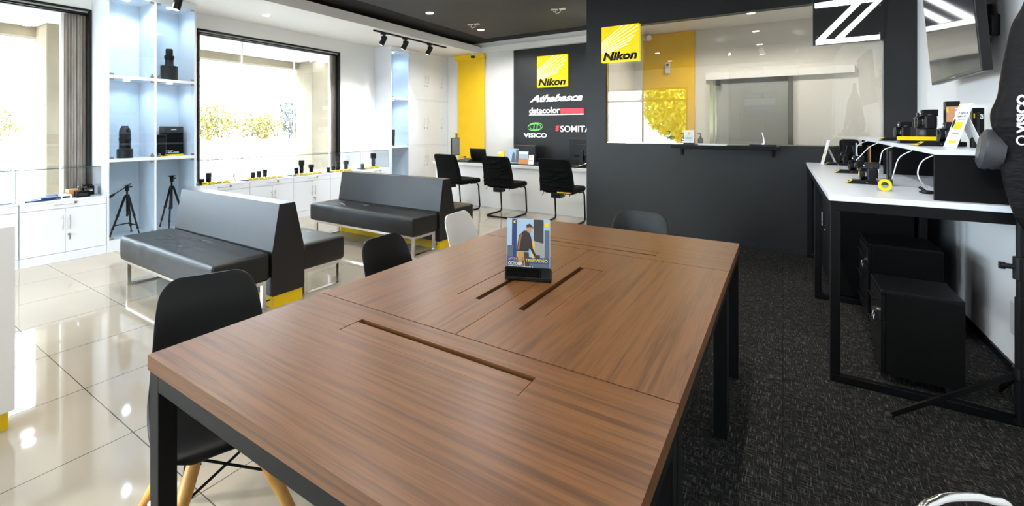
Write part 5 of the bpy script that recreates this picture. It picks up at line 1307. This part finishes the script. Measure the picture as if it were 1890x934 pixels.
def card_stand2(org, u, w, h, lean, lb, texts):
    u = Vector(u).normalized(); n = Vector((u.y, -u.x, 0)); 
    V = Vector((0, 0, 1))*math.cos(lean) - n*math.sin(lean); Nn = u.cross(V)
    if Nn.dot(n) < 0: Nn = -Nn
    org = Vector(org); t = thing('price_card', lb, 'price card', org, 0, 'tilted price cards on the camera counter')
    pr = Print(org+n*.0, u, V, Nn)
    b = B(); pr.poly(b, [(0, 0), (w, 0), (w, h), (0, h)], -.004, .004); cd = build('card', b, paper, t)
    b = B(); back = org - n*(math.sin(lean)*h+.03)
    topb = pr.p(w*.5, h*.78, -.005)
    b.prism([pr.p(w*.1, 0, -.005), pr.p(w*.9, 0, -.005), pr.p(w*.9, h*.72, -.005), pr.p(w*.1, h*.72, -.005)], -Nn*.001)
    bk = [org+u*w*.1-n*(h*.45), org+u*w*.9-n*(h*.45), pr.p(w*.9, h*.72, -.006), pr.p(w*.1, h*.72, -.006)]
    b.prism(bk, -n*.002); build('easel_back', b, paper, t)
    for (kind, pts, m, txt) in texts:
        b = B()
        if kind == 'poly': pr.poly(b, [(x*w, y*h) for x, y in pts], .0003, .0005)
        else: text_on(b, pr, txt, pts[0]*w, pts[1]*w, pts[2]*h, pts[3]*h, .0003, .0005, bold=.01)
        build('printed_mark', b, m, cd)
    return t
# near card on raised shelf: bottom edge from (1741,272) to (1760,273) and a right edge leaning to (1784,190)
a = atz(1741, 271, 1.267); 
uu = Vector((_c*.95+.1, _s*.95-.25, 0)).normalized()
card_stand2(a, (.12, -1, 0), .15, .245, R(15), 'white price card with yellow boxes leaning back on the raised shelf',
    [('poly', [(.25, .42), (.85, .42), (.85, .58), (.25, .58)], yellow, ''), ('poly', [(.25, .10), (.8, .10), (.8, .16), (.25, .16)], yellow, ''), ('poly', [(.04, .47), (.14, .44), (.22, .50), (.22, .62), (.12, .66), (.03, .60)], blk, ''), ('poly', [(.05, .92), (.14, .92), (.14, .98), (.05, .98)], yellow, ''),
     ('text', (.18, .95, .76, .81), grey_p, 'Z5 NIKKOR'), ('text', (.18, .85, .69, .735), grey_p, 'CASHBACK 10%'), ('poly', [(.35, .63), (.85, .63), (.85, .645), (.35, .645)], grey_p, ''), ('poly', [(.3, .31), (.8, .31), (.8, .325), (.3, .325)], grey_p, ''), ('poly', [(.3, .25), (.8, .25), (.8, .265), (.3, .265)], grey_p, '')])
a = atz(1522, 303, ZC)
card_stand2(a+Vector((-.03, .05, 0)), (.1, -1, 0), .13, .25, R(12), 'narrow white price card leaning back at the far end of the counter',
    [('poly', [(.15, .42), (.85, .42), (.85, .56), (.15, .56)], yellow, ''), ('poly', [(.3, .18), (.8, .18), (.8, .26), (.3, .26)], yellow, '')])
# raised shelf cameras
SZ2 = 1.270
q = atz(1634, 257, SZ2+.006); q.y = min(q.y, 5.6)
def on_shelf(px, y): 
    p = aty(px, 250, y); p.z = shelf_z(y)+.001; return p
p = on_shelf(1663, 5.05); display_base(p.x-.0, p.y, p.z, .26, 'black display base with yellow tag at the far end of the raised shelf', .10); dslr((p.x+.02, p.y, p.z+.026), R(0), 'black camera at the far end of the raised shelf', 1.05, grp='cameras on the display counter')
p = on_shelf(1708, 4.45); 
t = thing('display_block', 'flat yellow and black display block under the large camera', 'display stand', p); b = B(); b.box(p.x-.13, p.x+.10, p.y-.05, p.y+.05, p.z, p.z+.02); build('base', b, blk, t, bevel=.002)
b = B(); b.box(p.x-.14, p.x+.12, p.y-.055, p.y-.02, p.z+.020, p.z+.045); build('yellow_strip', b, yellow, t)
b = B(); b.box(p.x-.10, p.x+.10, p.y-.02, p.y+.055, p.z+.020, p.z+.045); build('riser', b, blk, t)
dslr((p.x+.015, p.y+.01, p.z+.046), R(0), 'large black camera with vertical grip and red mark on the raised shelf', 1.12, grip=True, red=True)
p = on_shelf(1742, 3.95); display_base(p.x-.02, p.y, p.z, .2, 'black display base with yellow tag beside the leaning white price card', .10); dslr((p.x+.03, p.y, p.z+.026), R(0), 'black camera mostly hidden behind the leaning white price card', 1.0)
def tall_box(px0, px1, pyt, y, lb, m, txt, tube=False):
    a, c = aty(px0, 250, y), aty(px1, 250, y); z = shelf_z(y)+.001; h = aty((px0+px1)/2, pyt, y).z-z; w = c.x-a.x
    t = thing('product_stand', lb, 'product panel', ((a.x+c.x)/2, y, z), 0, 'upright product panels on the raised shelf')
    b = B(); b.box(a.x, c.x, y, y+.05, z, z+h); bd = build('board', b, blk, t, bevel=.002)
    pr = Print((a.x, y, z), (1, 0, 0), (0, 0, 1), (0, -1, 0))
    b = B(); pr.poly(b, [(.06*w, .2*h), (.94*w, .2*h), (.94*w, .88*h), (.06*w, .88*h)] if not tube else [(.34*w, .2*h), (.60*w, .2*h), (.60*w, .9*h), (.34*w, .9*h)], .0002, .0008); build('printed_face', b, m, bd)
    b = B(); text_on(b, pr, txt, .62*w, .9*w, .72*h, .84*h, .0012, .0006, bold=.02); build('printed_text', b, paper, bd)
    b = B(); pr.poly(b, [(.08*w, .74*h), (.2*w, .74*h), (.2*w, .86*h), (.08*w, .86*h)], .0012, .0006); build('printed_badge', b, yellow, bd)
tall_box(1745, 1772, 187, 4.30, 'tall product panel with brown portrait print against the right wall', skin_p, 'Z')
tall_box(1795, 1817, 199, 3.75, 'tall black product panel with silver stripe beside the covered stand', chrome, 'Z6', True)
tall_box(1693, 1702, 208, 4.75, 'narrow dark product panel behind the large camera', soft_grey, 'Z')
# security cables
def cable(pts, lb, r=.0028):
    p = smooth_path([Vector(q) for q in pts], 8); b = B(); b.tube(p, r, seg=8); return tag(build('security_cable', b, paper, smooth=True), lb, 'cable', 'white coiled security cables')
def zc(px, py, y): return aty(px, py, y)
cable([zc(1727, 285, 3.50), zc(1703, 297, 3.50), zc(1694, 318, 3.50), zc(1700, 335, 3.48), atz(1712, 349, ZC+.012)], 'white security cable nearest, hanging from the shelf corner to the black plug')
cable([zc(1683, 278, 3.9), zc(1660, 291, 3.9), zc(1650, 318, 3.9), atz(1644, 339, ZC+.004)], 'white security cable second from the shelf corner')
cable([zc(1650, 270, 4.3), zc(1630, 278, 4.3), zc(1624, 300, 4.3), atz(1621, 322, ZC+.004)], 'white security cable in the middle under the raised shelf')
cable([zc(1622, 263, 4.8), zc(1604, 272, 4.8), zc(1588, 288, 4.8), zc(1580, 296, 4.8)], 'white security cable second from the far end of the raised shelf')
cable([zc(1604, 259, 5.3), zc(1584, 268, 5.3), zc(1582, 284, 5.3), zc(1587, 292, 5.3)], 'white security cable at the far end of the raised shelf')
p = atz(1712, 358, ZC); t = thing('security_plug', 'black security sensor lying on the lower counter by the riser', 'sensor', p)
b = B(); b.sphere((p.x, p.y, ZC+.010), .035, 14, (1, .6, .3)); b.cyl((p.x-.005, p.y+.01, ZC+.012), (p.x-.03, p.y+.02, ZC+.035), .007); build('body', b, blk, t, smooth=True)
t = thing('bag', 'small black camera bag standing at the far end of the lower counter', 'bag', (.48, 6.25, ZC))
a, c = aty(1550, 262, 6.2), aty(1585, 262, 6.2); b = B(); b.box(a.x, c.x, 6.15, 6.3, ZC, 1.262); build('bag_body', b, cover_k, t, bevel=.03, seg=4)
b = B(); b.tube([(a.x+.03, 6.145, 1.03), (a.x+.05, 6.14, 1.2), (c.x-.05, 6.14, 1.2), (c.x-.03, 6.145, 1.03)], .005); build('strap', b, soft_grey, t)
# pedestals
def pedestal(x0, x1, y0, y1, z1, lb, casters=True):
    t = thing('drawer_pedestal', lb, 'drawer unit', ((x0+x1)/2, (y0+y1)/2, 0), 0, 'black storage pedestals under the counter')
    b = B(); b.box(x0+.02, x1, y0, y1, .05, z1-.018); build('body', b, blk_m, t, bevel=.002)
    b = B(); b.box(x0, x1, y0, y1, z1-.018, z1); build('top', b, blk, t, bevel=.002)
    n = 3; hh = (z1-.022-.055)/n
    for k in range(n):
        b = B(); b.box(x0, x0+.018, y0+.004, y1-.004, .055+k*hh, .051+(k+1)*hh); d = build('drawer', b, blk, t, bevel=.001)
        b = B(); zz = .055+k*hh+hh*.6; b.tube([(x0, y0+.10, zz), (x0-.02, y0+.10, zz), (x0-.02, y1-.10, zz), (x0, y1-.10, zz)], .004, seg=8); build('handle', b, blk, d)
    b = B(); b.cyl((x0, y0+.05, z1-.12), (x0-.012, y0+.05, z1-.12), .012); b.box(x0-.03, x0-.012, y0+.049, y0+.052, z1-.135, z1-.105); b.tube([(x0-.025, y0+.05, z1-.13), (x0-.03, y0+.045, z1-.16), (x0-.024, y0+.05, z1-.18), (x0-.02, y0+.055, z1-.15)], .0025, seg=6); build('lock_and_keys', b, chrome, t)
    for (x, y) in ((x0+.05, y0+.05), (x1-.05, y0+.05), (x0+.05, y1-.05), (x1-.05, y1-.05)):
        b = B(); b.cyl((x-.01, y, .024), (x+.01, y, .024), .020, seg=14); b.box(x-.015, x+.015, y-.015, y+.015, .03, .05); build('caster', b, blk_s, t)
pedestal(.475, .84, 4.42, 4.85, .57, 'black drawer pedestal second under the right counter, behind the nearest one')
pedestal(.425, .735, 3.47, 3.84, .50, 'black drawer pedestal nearest under the right counter')
t = thing('storage_cupboard', 'black storage cupboard at the far end under the right counter', 'cupboard', (.6, 5.6, 0))
b = B(); b.box(.33, .80, 5.02, 6.30, .02, .90); build('body', b, blk_m, t, bevel=.003)
for (a_, c_) in ((5.03, 5.655), (5.665, 6.29)):
    b = B(); b.box(.312, .33, a_, c_, .04, .89); d = build('door', b, blk, t, bevel=.002)
    b = B(); b.tube([(.312, c_-.06, .60), (.29, c_-.06, .60), (.29, c_-.06, .48), (.312, c_-.06, .48)], .004, seg=8); b.cyl((.312, c_-.06, .44), (.302, c_-.06, .44), .01); build('handle', b, chrome, d)
t = thing('power_socket', 'white wall socket box low on the right wall behind the nearest pedestal', 'socket', (XR, 3.95, .3))
b = B(); b.box(XR-.03, XR-.001, 3.93, 4.0, .24, .42); build('box', b, gloss_white, t, bevel=.004)

# ============================================================ TELEVISION
def tv():
    y0, y1 = 3.94, 5.04; xb, zb = .895, 1.692
    # tilt from top left corner at the picture edge
    xt = aty(1703, 0, 5.04).x; zt = aty(1703, 0, 5.04).z
    d = Vector((xt-xb, 0, zt-zb)).normalized(); H = .66
    n = Vector((-d.z, 0, d.x)); n = n if n.x < 0 else -n
    t = thing('television', 'wall mounted flat television tilted down above the camera counter', 'television', (xb, 4.5, zb))
    o = Vector((xb, y0, zb)); U = Vector((0, y1-y0, 0))
    b = B(); b.prism([o, o+U, o+U+d*H, o+d*H], -n*.045); build('housing', b, blk, t, bevel=.004)
    o2 = o+Vector((0, .012, 0))+d*.022+n*.0; U2 = Vector((0, y1-y0-.024, 0))
    b = B(); b.prism([o2, o2+U2, o2+U2+d*(H-.034), o2+d*(H-.034)], n*.001); build('screen', b, screen_m, t)
    c = o+U*.5+d*.33-n*.046
    b = B(); b.beam(c, Vector((XR-.02, c.y, c.z-.02)), .05, .05); b.box(XR-.02, XR-.001, c.y-.08, c.y+.08, c.z-.12, c.z+.12)
    b.beam(c-Vector((0, .15, 0)), c+Vector((0, .15, 0)), .03, .18); build('wall_bracket', b, blk, t)
    q0 = atx(1805, 76, XR-.05); q1 = atx(1825, 26, XR-.05); b = B(); b.box(XR-.05, XR-.001, q1.y, q0.y, q0.z, q1.z); bx = build('wall_box', b, blk, None, bevel=.012); tag(bx, 'small black box fixed to the right wall behind the television', 'wall box')
    b = B(); b.prism([o+U*.45+d*.006+n*.001, o+U*.55+d*.006+n*.001, o+U*.55+d*.014+n*.001, o+U*.45+d*.014+n*.001], n*.001); build('logo_strip', b, chrome, t)
tv()

# ============================================================ COVERED LIGHT STAND (right edge)
def cover_stand():
    cy = 3.22
    def at(px, py, y=cy): return aty(px, py, y)
    cx = at(1912, 250).x
    t = thing('light_stand', 'black studio light stand with tripod base at the right edge', 'stand', (cx, cy, 0))
    px_ = at(1884, 500).x
    b = B(); b.cyl((px_, cy, .06), (px_, cy, 1.25), .014, seg=16); b.cyl((px_, cy, .06), (px_, cy, .62), .018, seg=16); build('pole', b, steel_k, t, smooth=True)
    b = B(); b.cyl((px_, cy, .70), (px_, cy, .80), .024, seg=16); b.cyl((px_-.06, cy, .755), (px_, cy, .755), .012); b.box(px_-.065, px_-.045, cy-.008, cy+.008, .74, .77); build('clamp', b, blk, t, bevel=.002)
    b = B(); b.cyl((px_, cy, .26), (px_, cy, .31), .026); build('leg_collar', b, blk, t)
    hub = Vector((px_, cy, .285))
    feet = [atz(1640, 766, .012), Vector((px_+.06, cy+.50, .012)), Vector((px_+.10, cy-.42, .012))]
    for f in feet:
        b = B(); b.beam(hub, f, .012, .022); l = build('leg', b, steel_k, t)
        b = B(); m1 = hub.lerp(f, .55); b.beam(Vector((px_, cy, .09)), m1, .008, .016); b.cyl(m1-Vector((0, .01, 0)), m1+Vector((0, .01, 0)), .006); build('strut', b, steel_k, l)
        b = B(); b.sphere(f, .014, 10); build('foot', b, blk_s, l)
    # cover
    t2 = thing('softbox_cover', 'black nylon bag printed VISICO draped over the stand at the right edge', 'bag', (cx, cy, 1.1))
    prof = [(1925, -60, .05), (1890, 5, 0), (1869, 45, 0), (1856, 90, 0), (1847, 140, 0), (1841, 180, 0), (1833, 205, 0), (1834, 228, 0), (1841, 252, 0), (1848, 280, 0), (1850, 315, 0), (1856, 350, 0), (1866, 385, 0), (1880, 415, 0), (1900, 440, 0)]
    zs = []
    for (px, py, _) in prof:
        p = at(px, py); zs.append((cx-p.x if px < 1905 else .015, p.z))
    path = smooth_path([Vector((a, z, 0)) for a, z in zs], 5)
    g = B(); seg = 48; rings = []
    for q in path:
        r, z = max(q.x, .008), q.y
        ring = []
        for k in range(seg):
            a = 2*PI*k/seg; rr = r*(1+.035*math.sin(5*a+z*9)+.02*math.sin(11*a-z*17))
            ring.append(g.bm.verts.new((cx+min(rr*math.cos(a), XR-.01-cx), cy+rr*.9*math.sin(a), z)))
        rings.append(ring)
    for r0, r1 in zip(rings, rings[1:]):
        for k in range(seg): g.bm.faces.new((r0[k], r0[(k+1) % seg], r1[(k+1) % seg], r1[k]))
    g.bm.faces.new(rings[0]); g.bm.faces.new(list(reversed(rings[-1])))
    cv = build('cover_fabric', g, cover_k, t2, smooth=True)
    for p in cv.data.polygons: p.use_smooth = True
    # vertical print on the side turned to the aisle
    a = R(255); rr = .135
    ux = Vector((0, 0, 1)); o = at(1893, 262, cy-.15)
    n = Vector((-.35, -.94, 0)).normalized()
    lat = Vector((n.y, -n.x, 0))
    pr = Print(o, ux, lat if lat.x < 0 else -lat, n)
    b = B(); text_on(b, pr, 'VISICO', .035, .20, -.004, .024, -.004, .006, bold=.05); build('printed_text', b, paper, cv)
    b = B(); n_ = 24
    for k in range(n_):
        a0, a1 = 2*PI*k/n_, 2*PI*(k+1)/n_
        pr.poly(b, [(.006+.021*math.cos(a0), .010+.016*math.sin(a0)), (.006+.021*math.cos(a1), .010+.016*math.sin(a1)), (.006+.015*math.cos(a1), .010+.011*math.sin(a1)), (.006+.015*math.cos(a0), .010+.011*math.sin(a0))], -.004, .006)
    build('printed_emblem', b, paper, cv)
    # grey reflector drum peeking out
    t3 = thing('reflector_dish', 'grey ribbed lamp reflector peeking out left of the black bag', 'studio light', (cx-.1, cy+.12, 1.3))
    p0 = at(1806, 274, cy+.055); p1 = p0+Vector((.16, -.02, -.02))
    b = B(); d = (p1-p0).normalized(); b.lathe([(.070, 0), (.092, .012), (.094, .03), (.089, .04), (.091, .055), (.086, .065), (.085, .075), (.05, .09)], p0, d, seg=32); build('dish', b, soft_grey, t3, smooth=True)
    b = B(); b.lathe([(.066, -.001), (.066, .0)], p0, d); build('diffuser_face', b, soft_grey, t3)
cover_stand()

# ============================================================ CHROME CHAIR BACK (bottom edge)
t = thing('chrome_chair', 'chair with a bent chrome tube frame, only its top rail at the bottom right edge', 'chair', (.33, 1.10, 0))
z = .66
def cz(px, py): return atz(px, py, z)
m0 = cz(1775, 918)
b = B()
uu = Vector((_c, _s, 0)); ff = Vector((_s, -_c, 0))
pts = [m0-uu*.11+ff*.0+Vector((0, 0, -.62+.0)), m0-uu*.10+Vector((0, 0, -.25)), m0-uu*.085+Vector((0, 0, -.05)), m0-uu*.05+Vector((0, 0, -.008)), m0, m0+uu*.05+Vector((0, 0, -.006)), m0+uu*.10+Vector((0, 0, -.04)), m0+uu*.125+Vector((0, 0, -.25)), m0+uu*.135+Vector((0, 0, -.62))]
b.tube(smooth_path(pts, 6), .0085, seg=14); build('tube_frame', b, chrome, t, smooth=True)
b = B(); s0 = m0+Vector((0, 0, -.20)); b.prism([s0-uu*.10, s0+uu*.12, s0+uu*.12+ff*.22, s0-uu*.10+ff*.22], (0, 0, -.03)); build('seat', b, leather, t, bevel=.01)
b = B()
for s_ in (-.10, .125): b.cyl(m0+uu*s_+ff*.21+Vector((0, 0, -.22)), m0+uu*s_+ff*.21+Vector((0, 0, -m0.z+.004)), .0085)
build('front_leg', b, chrome, t)
